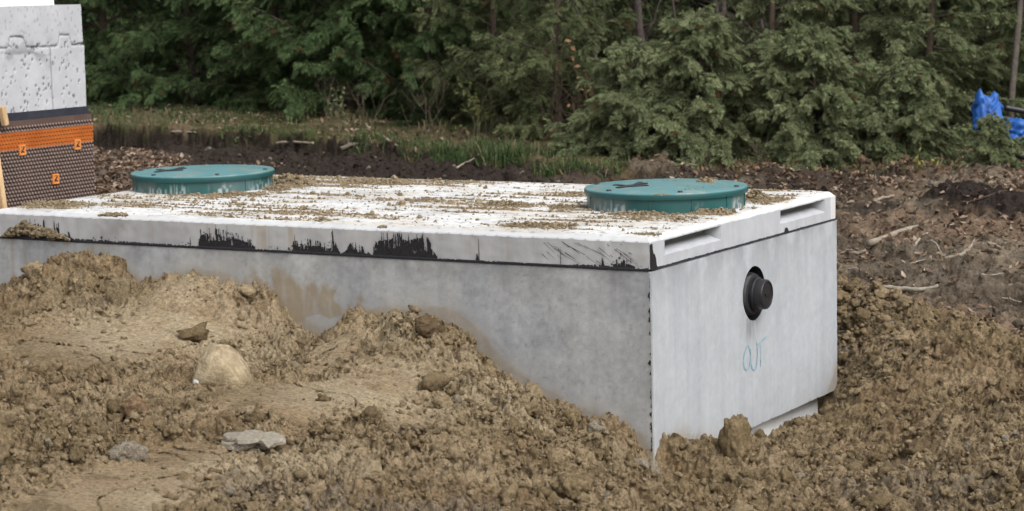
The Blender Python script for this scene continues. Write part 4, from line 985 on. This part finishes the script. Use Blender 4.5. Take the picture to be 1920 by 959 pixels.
def stick(pts, r0, r1, label, col, lift=None, name='fallen_branch', cat='branch', group='branches and roots in the dug soil'):
    P = []
    for u, v in pts: q, d = hit(u, v); P.append(q+(0, 0, lift or 0))
    P = np.array(P); tk = np.arange(len(P)); f = np.linspace(0, len(P)-1, 14); S = np.stack([np.interp(f, tk, P[:, i]) for i in range(3)], -1)
    for _ in range(2): S[1:-1] = (S[:-2]+2*S[1:-1]+S[2:])/4
    S += .002*rng.normal(size=S.shape)
    S[:, 2] = np.maximum(S[:, 2], S[:, 2].mean()*0+np.polyval(np.polyfit(np.arange(14), height(S[:, 0], S[:, 1]), 2), np.arange(14))+(.4*r0 if lift is None else r0)) if lift is None else S[:, 2]
    m = MB().tube(S, np.linspace(r0, r1, 14)*(1+.1*rng.normal(size=14)), 8, col)
    return put(name, m.mesh(name), M_bark, None, label=label, category=cat, group=group)
W1 = (.30, .255, .20); W2 = (.35, .31, .25)
stick([(1628, 458), (1670, 444), (1710, 431), (1750, 428)], .019, .013, 'thickest pale peeled branch lying on the bank right of the tank', W1)
stick([(1712, 466), (1722, 452), (1752, 439), (1788, 433)], .008, .006, 'thin pale bent twig below the thickest branch on the right bank', W2)
stick([(1655, 539), (1700, 543), (1760, 541)], .014, .009, 'straight grey stick just above the right dirt mound', W2)
stick([(1770, 492), (1800, 489), (1818, 476), (1828, 462)], .013, .006, 'curled root on the right bank near the leaf patch', W1)
stick([(1586, 474), (1604, 476), (1624, 470)], .012, .009, 'short stub of branch beside the right corner of the tank', W1)
stick([(1638, 377), (1660, 370), (1676, 367)], .010, .006, 'small pale stick near the bushes above the right bank', W1)
stick([(1733, 387), (1748, 383), (1768, 381)], .009, .006, 'short stick left of the dark soil heap', (.16, .13, .10))
stick([(1800, 380), (1850, 376), (1888, 368)], .006, .003, 'thin dark root sticking out of the soil heap', (.10, .075, .06))
stick([(518, 274), (552, 271), (588, 275)], .011, .008, 'pale root showing in the cut bank right of the left green lid', W1, .02)
stick([(640, 287), (658, 279), (674, 277)], .017, .010, 'thick root stub in the cut bank below the grass', (.22, .185, .15), .03)
stick([(722, 268), (742, 280), (756, 290)], .011, .006, 'slanting root hanging from the grass edge of the bank', W1, .03)
stick([(322, 252), (346, 252), (372, 254)], .008, .004, 'thin root in the dark bank above the left green lid', W1, .02)
stick([(856, 324), (890, 306), (905, 290)], .007, .004, 'thin root slanting down the bank under the green grass tuft', W1, .03)

for k, (u, v, du, dv) in enumerate(((1608, 415, 40, -8), (1590, 505, 34, 6), (1690, 500, 46, -14), (1738, 468, 30, 10), (1840, 520, 44, -8), (1868, 470, 36, 14), (1620, 560, 30, -6), (1800, 430, 40, -12), (1880, 560, 34, 8))):
    stick([(u, v), (u+du*.5, v+dv*.35-2), (u+du, v+dv)], .0045, .0025, 'tiny dry twig lying among the leaves on the bank right of the tank', W2, group='tiny twigs on the right bank', name='dry_twig', cat='twig')

# blue tarp and black pipes at the wood's edge
tv = ICO4[0]; fz = lambda p, s: np.abs(fbm3(p, 3, s)-.5)*2
rr_ = .75+.8*(fbm3(tv*1.2+4, 2, 91)-.5)+.75*fz(tv*2.2+2, 93)-.4*fz(tv*4.5+1, 95)-.3*fz(tv*9+1, 96)
T1 = tv*rr_[:, None]*np.array([.135, .13, .135]); T1[:, 2] += .06*np.exp(-((T1[:, 0]+.055)/.035)**2)*(tv[:, 2] > .3)+.055*np.exp(-((T1[:, 0]-.06)/.03)**2)*(tv[:, 2] > .3)
rr2 = .8+.7*(fbm3(tv*1.3+14, 2, 97)-.5)+.6*fz(tv*2.4+8, 99)-.4*fz(tv*5+3, 94)
T2 = tv*rr2[:, None]*np.array([.16, .12, .10])+np.array([.20, .03, -.085])
TD = 14.1; c = at_d(1852, 224, TD)
tb = MB()
for TT in (T1, T2): tb.add(np.stack([TT[:, 0]*RH[0]+TT[:, 1]*FH[0], TT[:, 0]*RH[1]+TT[:, 1]*FH[1], TT[:, 2]], -1), None, ICO4[1], mix((.012, .075, .30), (.02, .14, .50), fbm3(TT*14, 3, 5)))
o = put('blue_tarp', tb.mesh('blue_tarp', True), M_tarp, None, label='crumpled bright blue tarp lying among the bushes at the right edge', category='tarp'); o.location = c
for pts, rad, lb in (([(1884, 202), (1905, 206), (1960, 216)], .020, 'black pipe lying above the blue tarp'), ([(1892, 282), (1915, 293), (1970, 300)], .024, 'black pipe lying below the blue tarp'), ([(1898, 377), (1920, 384), (1970, 388)], .02, 'black pipe end at the right of the dark soil heap')):
    P = np.array([at_d(u, v, {202: 14.4, 282: 13.9, 377: 12.3}[pts[0][1]]) for u, v in pts]); f = np.linspace(0, 2, 12); S = np.stack([np.interp(f, [0, 1, 2], P[:, i]) for i in range(3)], -1)
    put('black_pipe', MB().tube(S, rad, 12).mesh('black_pipe'), M_black, None, label=lb, category='pipe', group='black pipes by the blue tarp')

# ------------------------------------------------------------------ vegetation
def spray_mesh(P, A, L, tint, K=22, droop=.45, wide=.36, wleaf=.012, seed=0):
    """flat drooping fronds: P base points, A unit directions, L lengths, tint colours"""
    r = np.random.default_rng(seed); n = len(P)
    up = np.array([0, 0, 1.])+r.normal(0, .38, (n, 3)); N = up-A*(up*A).sum(1)[:, None]; N /= np.linalg.norm(N, axis=1)[:, None]; B = np.cross(N, A)
    k = np.arange(K); p = ((k//2)+.6)/(K//2+.3); side = np.where(k % 2 == 0, 1., -1.)
    pp = p[None]+r.normal(0, .03, (n, K)); ll = L[:, None]*wide*np.sin(np.pi*np.clip(.18+.80*p, 0, 1))[None]*r.uniform(.65, 1.2, (n, K))+.014
    ang = r.normal(.75, .16, (n, K)); dz = droop
    base = P[:, None]+A[:, None]*(L[:, None]*pp)[..., None]; base[:, :, 2] -= dz*L[:, None]*pp**2
    dr = A[:, None]*np.cos(ang)[..., None]+B[:, None]*(np.sin(ang)*side[None])[..., None]+N[:, None]*r.normal(0, .22, (n, K, 1))
    dr[:, :, 2] -= .25+.5*dz*pp; dr /= np.linalg.norm(dr, axis=2)[..., None]
    wv = np.cross(dr, N[:, None]+r.normal(0, .5, (n, K, 3))); wv /= np.linalg.norm(wv, axis=2)[..., None]+1e-9
    w = wleaf*r.uniform(.7, 1.4, (n, K))[..., None]; mid = base+dr*(ll*.5)[..., None]; tip = base+dr*ll[..., None]; tip[:, :, 2] -= .18*ll
    V = np.stack([base, mid+wv*w*.5, tip, mid-wv*w*.5], 2)
    C = tint[:, None]*(1+r.normal(0, .10, (n, K, 1)))*(1+.30*(p[None, :, None]-.5)); C = np.repeat(C[:, :, None], 4, 2)
    return V.reshape(-1, 3), np.arange(n*K*4).reshape(-1, 4), np.clip(C.reshape(-1, 3), .003, 1)

def cedar(seed, height_, R, nl, pal, dense=1.0, z0=.05, wl=.0056, topd=.35, K=34):
    """local mesh data of one cedar: trunk and crown"""
    r = np.random.default_rng(seed); tm = MB()
    tz = np.linspace(-.15, height_*.97, 12); tx = np.cumsum(r.normal(0, .012, 12)); ty = np.cumsum(r.normal(0, .012, 12))
    tm.tube(np.stack([tx, ty, tz], -1), np.linspace(.022+.008*height_, .006, 12), 9, (.11, .085, .065))
    P, A, L, C = [], [], [], []
    zs_ = z0+(height_-z0)*np.sort(r.random(nl)**1.35)*.97; yaw = np.cumsum(np.full(nl, 2.399))+r.normal(0, .35, nl)
    for z, yw in zip(zs_, yaw):
        f = z/height_; ln = R*(1-f)**.7*r.uniform(.65, 1.15)*(.72+.28*min(1, z/.3)); el = r.uniform(-.2, .75); dv = np.array([math.cos(yw), math.sin(yw)])
        s = np.linspace(0, 1, 9); hz = z+ln*(math.tan(el)*s-.42*s**2+.16*s**3); hz = np.maximum(hz, .03+.04*r.random())
        bend = r.normal(0, .18)*s**2*ln
        X = np.interp(z, tz, tx)+dv[0]*ln*s-dv[1]*bend; Yy = np.interp(z, tz, ty)+dv[1]*ln*s+dv[0]*bend
        LP = np.stack([X, Yy, hz], -1); tm.tube(LP, np.linspace(.012*ln+.003, .002, 9), 5, (.10, .078, .06), False)
        ns = max(4, int(44*ln*dense*(1.25 if pal is PAL_L else 1.)*(1 if z < 1.5 else topd)))
        q = r.uniform(.10, 1.0, ns)**.8; base = np.stack([np.interp(q, s, LP[:, i]) for i in range(3)], -1)
        tg = LP[-1]-LP[2]; tg /= np.linalg.norm(tg); sd = np.where(r.random(ns) < .5, 1, -1)*r.uniform(.25, 1.25, ns)*(1.05-.6*q)
        a0 = math.atan2(tg[1], tg[0]); aa = a0+sd; ee = r.normal(.08, .42, ns)
        P.append(base); A.append(np.stack([np.cos(aa)*np.cos(ee), np.sin(aa)*np.cos(ee), np.sin(ee)], -1)); L.append(r.uniform(.07, .17, ns)*(.8 if pal is PAL_L else 1.)*(1 if z < 1.5 else 1.6)*(1.1-.35*q))
        pick = r.random((ns, 1)); cc = np.asarray(pal[0])+(np.asarray(pal[1])-np.asarray(pal[0]))*pick*(.5+.5*r.random())
        cc = np.where(r.random((ns, 1)) < .025, np.array([[.13, .075, .035]]), cc); C.append(cc)
    P, A, L, C = map(np.concatenate, (P, A, L, C))
    V, Q_, Cc = spray_mesh(P, A, L, C, K, wleaf=wl, seed=seed+1)
    tv_, tq_, tt_, tc_ = tm.data()
    return (tv_, tq_, tt_, tc_), (V, Q_, Cc)
PAL_D = ((.075, .124, .052), (.20, .275, .115))      # darker trees on the left
PAL_L = ((.18, .215, .11), (.37, .41, .225))      # greyer, lighter ones on the right
PAL_M = ((.12, .152, .072), (.27, .30, .145))
PROTO = {}
for key, a in {'tall_dark': (101, 3.4, .95, 120, PAL_D, 1.7), 'wide_dark': (103, 3.0, 1.05, 125, PAL_D, 1.7), 'tall_pale': (105, 3.2, 1.0, 130, PAL_L, 1.8), 'low_pale': (107, 1.15, .85, 130, PAL_L, 2.0), 'mid': (109, 2.6, .9, 95, PAL_M, 1.5)}.items():
    t_, c_ = cedar(*a); PROTO[key] = (np_mesh('trunk', t_[0], t_[1], t_[2], t_[3]), np_mesh('crown', c_[0], c_[1], None, c_[2], False), *cedar(*a[:5], a[5]*.55, .05, .016, .5, 14)[::-1])
def plant_tree(key, u, d, s, yaw, label, group=None, vscale=1.0, name='cedar_tree', cat='tree'):
    x, y = xy_td(u2t(u), d); z = float(height(np.array([x]), np.array([y]), False)[0])
    t = thing(name, label, cat, (x, y, z-.03), group); t.rotation_euler = (0, 0, yaw); t.scale = (s, s, s*vscale)
    put('trunk', PROTO[key][0], M_bark, t); put('crown', PROTO[key][1], M_leaf, t); return t
G1, G2 = 'dark cedars along the left of the wood edge', 'pale cedars along the right of the wood edge'
plant_tree('tall_dark', 215, 19.65, 1.0, .3, 'dark cedar rising right beside the concrete foundation wall', G1)
plant_tree('wide_dark', 370, 19.05, 1.0, 1.9, 'dark cedar behind the left green lid', G1)
plant_tree('tall_dark', 520, 18.55, 1.05, 3.6, 'dark cedar behind the gap just right of the left green lid', G1)
plant_tree('wide_dark', 665, 17.95, 1.0, 5.1, 'dark cedar above the thick root stub in the bank', G1)
plant_tree('tall_dark', 800, 17.55, .95, 2.7, 'dark cedar behind the green grass tuft and dry stalks', G1)
plant_tree('mid', 930, 17.05, .9, 1.2, 'thin brownish cedar between the dark cedars and the pale low bush', G1)
plant_tree('mid', 1060, 16.25, .9, 4.4, 'thin cedar half hidden behind the left side of the pale low bush', G1)
plant_tree('low_pale', 1185, 14.95, .72, .9, 'small pale cedar bush left of the right green lid', G2, name='cedar_bush', cat='bush')
plant_tree('low_pale', 1310, 14.85, .92, 2.2, 'broad pale cedar bush directly behind the right green lid', G2, name='cedar_bush', cat='bush')
plant_tree('tall_pale', 1460, 15.1, .80, 3.0, 'pale cedar behind the far end of the tank slab', G2)
plant_tree('low_pale', 1540, 14.6, .80, 4.6, 'pale cedar bush above the right corner of the tank', G2, name='cedar_bush', cat='bush')
plant_tree('tall_pale', 1610, 15.4, .9, 5.3, 'tall pale cedar above the bank right of the tank', G2)
plant_tree('tall_pale', 1740, 15.3, .85, 1.1, 'tall pale cedar left of the blue tarp', G2)
plant_tree('low_pale', 1700, 14.55, .62, 0.2, 'low pale cedar bush at the foot of the tall cedar by the tarp', G2, name='cedar_bush', cat='bush')
plant_tree('tall_pale', 1850, 16.2, .8, 2.4, 'pale cedar directly behind the blue tarp', G2)
plant_tree('low_pale', 1866, 13.8, .33, 2.9, 'small sprig of cedar in front of the blue tarp', G2, name='cedar_bush', cat='bush')
plant_tree('mid', 1990, 15.6, .9, 3.3, 'cedar cut off by the right edge behind the black pipes', G2)
# the wood behind: reads as one dark mass
wd = MB(); r = np.random.default_rng(5)
for k in range(44):
    u = -250+k*72+r.uniform(-25, 25); d = r.uniform(20.6, 24.5)+(1.2 if u < 900 else -2.2); key = ('tall_dark', 'wide_dark', 'mid')[k % 3]
    if 1130 < u < 1460 and k % 2: continue
    x, y = xy_td(u2t(u), d); a = r.uniform(0, 6.28); R = np.array([[math.cos(a), -math.sin(a), 0], [math.sin(a), math.cos(a), 0], [0, 0, 1]]); s = r.uniform(1, 1.3)
    c_, t_ = PROTO[key][2], PROTO[key][3]; wd.add(c_[0]@R.T*s+(x, y, -.05), c_[1], None, c_[2]*.8); wd.add(t_[0]@R.T*s+(x, y, -.05), t_[1], t_[2], t_[3])
for k in range(38):
    u = -300+k*85+r.uniform(-30, 30); d = r.uniform(26, 36); key = ('tall_dark', 'wide_dark')[k % 2]
    x, y = xy_td(u2t(u), d); a = r.uniform(0, 6.28); R = np.array([[math.cos(a), -math.sin(a), 0], [math.sin(a), math.cos(a), 0], [0, 0, 1]]); s = r.uniform(1.3, 1.7)
    c_, t_ = PROTO[key][2], PROTO[key][3]; wd.add(c_[0]@R.T*s+(x, y, -.05), c_[1], None, c_[2]*.7); wd.add(t_[0]@R.T*s+(x, y, -.05), t_[1], t_[2], t_[3])
put('woodland', wd.mesh('woodland', False), M_leaf, None, kind='stuff')

def branching(m, p, dv, ln, rad, depth, r, col, spread=.6, up=.12, tips=None):
    n = 6; P = [p]; d = dv
    for k in range(n-1):
        d = d+r.normal(0, .10, 3)+np.array([0, 0, up*.25]); d /= np.linalg.norm(d); P.append(P[-1]+d*ln/(n-1))
    P = np.array(P); m.tube(P, np.linspace(rad, rad*.55, n), 6 if rad > .008 else 4, col, False)
    if tips is not None and depth <= 1: tips.extend(P[2:])
    if depth == 0: return
    for k in range(r.integers(2, 5)):
        q = P[r.integers(2, n)]; e = d+r.normal(0, spread, 3)+np.array([0, 0, up]); e /= np.linalg.norm(e)
        branching(m, q, e, ln*r.uniform(.45, .75), rad*r.uniform(.4, .6), depth-1, r, col, spread, up, tips)
def bare(name, label, cat, u, d, ln, rad, depth, seed, col, stems=1, group=None, leaf=None, lean=.15):
    x, y = xy_td(u2t(u), d); z = float(height(np.array([x]), np.array([y]), False)[0]); r = np.random.default_rng(seed); m = MB(); tips = []
    for k in range(stems):
        dv = np.array([r.normal(0, lean), r.normal(0, lean), 1.]); dv /= np.linalg.norm(dv)
        branching(m, np.array([r.normal(0, .02*stems**.5), r.normal(0, .02*stems**.5), -.05]), dv, ln*r.uniform(.7, 1.1), rad, depth, r, col, tips=tips)
    t = thing(name, label, cat, (x, y, z), group); put('branches', m.mesh('branches'), M_bark, t)
    if leaf:
        P = np.array(tips)[r.random(len(tips)) < leaf[2]]; n = len(P); A = r.normal(size=(n, 3)); A[:, 2] -= .6; A /= np.linalg.norm(A, axis=1)[:, None]; B = np.cross(A, r.normal(size=(n, 3))); B /= np.linalg.norm(B, axis=1)[:, None]
        L = leaf[1]*r.uniform(.6, 1.2, (n, 1)); V_ = np.stack([P, P+A*L*.5+B*L*.3, P+A*L, P+A*L*.5-B*L*.3], 1).reshape(-1, 3)
        C_ = np.repeat(np.array(leaf[0])*r.uniform(.75, 1.2, (n, 1)), 4, 0); put('leaves', np_mesh('leaves', V_, np.arange(n*4).reshape(-1, 4), None, C_, False), M_dead, t)
    return t
BG = 'bare saplings behind the pale bushes'
for k, (u, d, ln, rad, lb) in enumerate(((1168, 17.6, 1.5, .016, 'thin bare sapling above the left green bush edge'), (1226, 18.2, 1.9, .045, 'darkest thick bare trunk at the top above the right green lid'), (1292, 17.4, 1.5, .018, 'slender bare sapling just right of the dark trunk'), (1345, 18.4, 1.8, .030, 'bare grey tree right of the slender sapling'),
                         (1400, 17.2, 1.4, .02, 'bare sapling with slanting branches over the broad pale bush'), (1452, 18.0, 1.7, .024, 'purplish bare sapling left of the tall pale cedars'), (1050, 18.6, 1.6, .02, 'bare sapling among the brown brush left of the pale bushes'))):
    bare('bare_tree', lb, 'tree', u, d, ln, rad, 4, 40+k, (.105, .085, .078), 1, BG, lean=.12)
t = bare('bare_tree', 'grey bare trunk standing at the right edge above the blue tarp', 'tree', 1893, 15.1, 2.2, .026, 2, 61, (.115, .10, .085), 1, lean=.04)
for k, (u, d, ln, st, lb) in enumerate(((612, 16.7, .30, 5, 'low tan weed stems in the litter under the dark cedars'), (700, 16.6, .34, 6, 'clump of thin tan stems left of the dry grass'), (790, 16.3, .42, 6, 'bare tan shrub behind the green grass tuft'), (960, 16.2, .60, 7, 'tall grey bare shrub left of the pale bushes'),
                                     (1030, 16.0, .62, 8, 'dense bare brown shrub between grass and pale bush'), (1095, 15.6, .48, 6, 'bare brown shrub at the left foot of the pale bush'), (1330, 14.3, .22, 5, 'low bare stems under the broad pale bush'), (1420, 14.2, .20, 4, 'low bare stems right of the right green lid'), (1640, 14.2, .18, 4, 'low bare stems in the leaves right of the tank'))):
    bare('bare_shrub', lb, 'shrub', u, d, ln*.9, .0035, 3, 80+k, (.135, .108, .08), max(2, st-3), 'bare shrubs along the wood edge', lean=.35)
bare('weed_plant', 'weed with yellow green leaves in front of the dark cedars', 'weed', 885, 16.0, .34, .005, 2, 95, (.16, .15, .09), 3, None, ((.16, .17, .06), .035, .9), .25)
bare('weed_plant', 'pale leaved weed under the dark cedars left of the dry stems', 'weed', 655, 16.5, .22, .004, 2, 96, (.16, .15, .09), 3, None, ((.15, .17, .09), .03, .8), .3)
bare('leafy_sapling', 'sapling holding a few orange dead leaves above the pale bush', 'sapling', 1122, 15.6, .62, .006, 2, 97, (.16, .11, .07), 1, None, ((.24, .135, .075), .05, .6), .04)
bare('weed_plant', 'small weed with yellow leaves by the leaf litter right of the tank', 'weed', 1735, 13.9, .12, .003, 1, 98, (.2, .2, .08), 4, None, ((.30, .27, .08), .03, 1.), .5)

def blades(x, y, hgt, colr, lean=.45, wd=.006, z=None):
    n = len(x); z = height(x, y) if z is None else z; a = rng.uniform(0, 6.28, n); ln = np.abs(rng.normal(0, lean, n)); D = np.stack([np.cos(a)*ln, np.sin(a)*ln], -1); w = rng.uniform(.6, 1.3, n)*wd
    Wv = np.stack([-np.sin(a+rng.normal(0, .8, n)), np.cos(a)], -1)*w[:, None]*.5
    P0 = np.stack([x, y, z-.01], -1); P1 = P0.copy(); P1[:, :2] += D*hgt[:, None]*.35; P1[:, 2] += hgt*.65; P2 = P0.copy(); P2[:, :2] += D*hgt[:, None]*1.05; P2[:, 2] += hgt*np.clip(1.0-.35*ln, .3, 1)
    W3 = np.concatenate([Wv, np.zeros((n, 1))], 1); V_ = np.stack([P0-W3, P0+W3, P1+W3*.8, P1-W3*.8, P2], 1).reshape(-1, 3); k = np.arange(n)[:, None]*5
    return V_, k+np.array([[0, 1, 2, 3]]), k+np.array([[3, 2, 4]]), np.repeat(colr, 5, 0)
def gcol(n, dry): 
    c = mix((.045, .085, .028), (.105, .15, .055), rng.random(n)); return np.where((rng.random(n) < dry)[:, None], mix((.20, .155, .085), (.30, .25, .15), rng.random(n)), c)
mb = MB()
def grass_at(n, us, ds, hr, dry, thr=None, lean=.45, wd=.006):
    x, y = region(n, us, ds, thr, 131); t_, d_ = td(x, y); k = d_ > lip_d(t_)-.06; x, y = x[k], y[k]
    a = blades(x, y, rng.uniform(*hr, len(x)), gcol(len(x), dry), lean, wd); mb.add(a[0], a[1], a[2], a[3])
grass_at(9000, (80, 1320), (14.2, 20.5), (.02, .07), .45, .44)
grass_at(5000, (80, 600), (15.8, 19.5), (.02, .06), .3, .38)
grass_at(1500, (1300, 1950), (13.6, 14.8), (.03, .08), .5, .5)
def tuft(u, v, n, ru, rd, hr, dry, lean=.5):
    p, d = hit(u, v); th = rng.uniform(0, 6.28, n); q = np.sqrt(rng.random(n)); a = ru/F*d
    x = p[0]+q*np.cos(th)*a*RH[0]+q*np.sin(th)*rd*FH[0]; y = p[1]+q*np.cos(th)*a*RH[1]+q*np.sin(th)*rd*FH[1]
    g = blades(x, y, hr[0]+(hr[1]-hr[0])*rng.random(n)**1.8, gcol(n, dry)*(.6+.6*rng.random((n, 1))), lean*1.7, .006); mb.add(g[0], g[1], g[2], g[3])
for a in ((800, 285, 585, 55, .25, (.03, .13), .25), (870, 285, 455, 50, .25, (.03, .12), .3), (930, 285, 715, 60, .35, (.03, .16), .35), (990, 292, 585, 55, .3, (.03, .14), .3), (1060, 312, 585, 60, .25, (.03, .11), .25), (700, 268, 500, 50, .2, (.03, .10), .1), (1130, 318, 400, 50, .2, (.03, .10), .2), (300, 220, 700, 120, .8, (.03, .08), .15), (200, 210, 700, 60, 1.2, (.03, .09), .05),
          (455, 250, 300, 40, .2, (.03, .09), .1), (650, 225, 250, 40, .3, (.05, .16), .7), (850, 296, 500, 40, .15, (.05, .15), .05), (940, 300, 500, 50, .15, (.05, .17), .05), (1050, 318, 400, 50, .12, (.04, .13), .05)): tuft(*a)
for a in ((958, 258, 40, 60, .6, (.06, .36), 1.0, .6), (900, 250, 24, 50, .5, (.06, .26), 1.0, .7), (1000, 262, 20, 45, .5, (.06, .3), 1.0, .6), (820, 250, 40, 40, .4, (.08, .22), 1.0, .5)): tuft(*a)
put('grass', mb.mesh('grass', False), M_grass, None, kind='stuff')
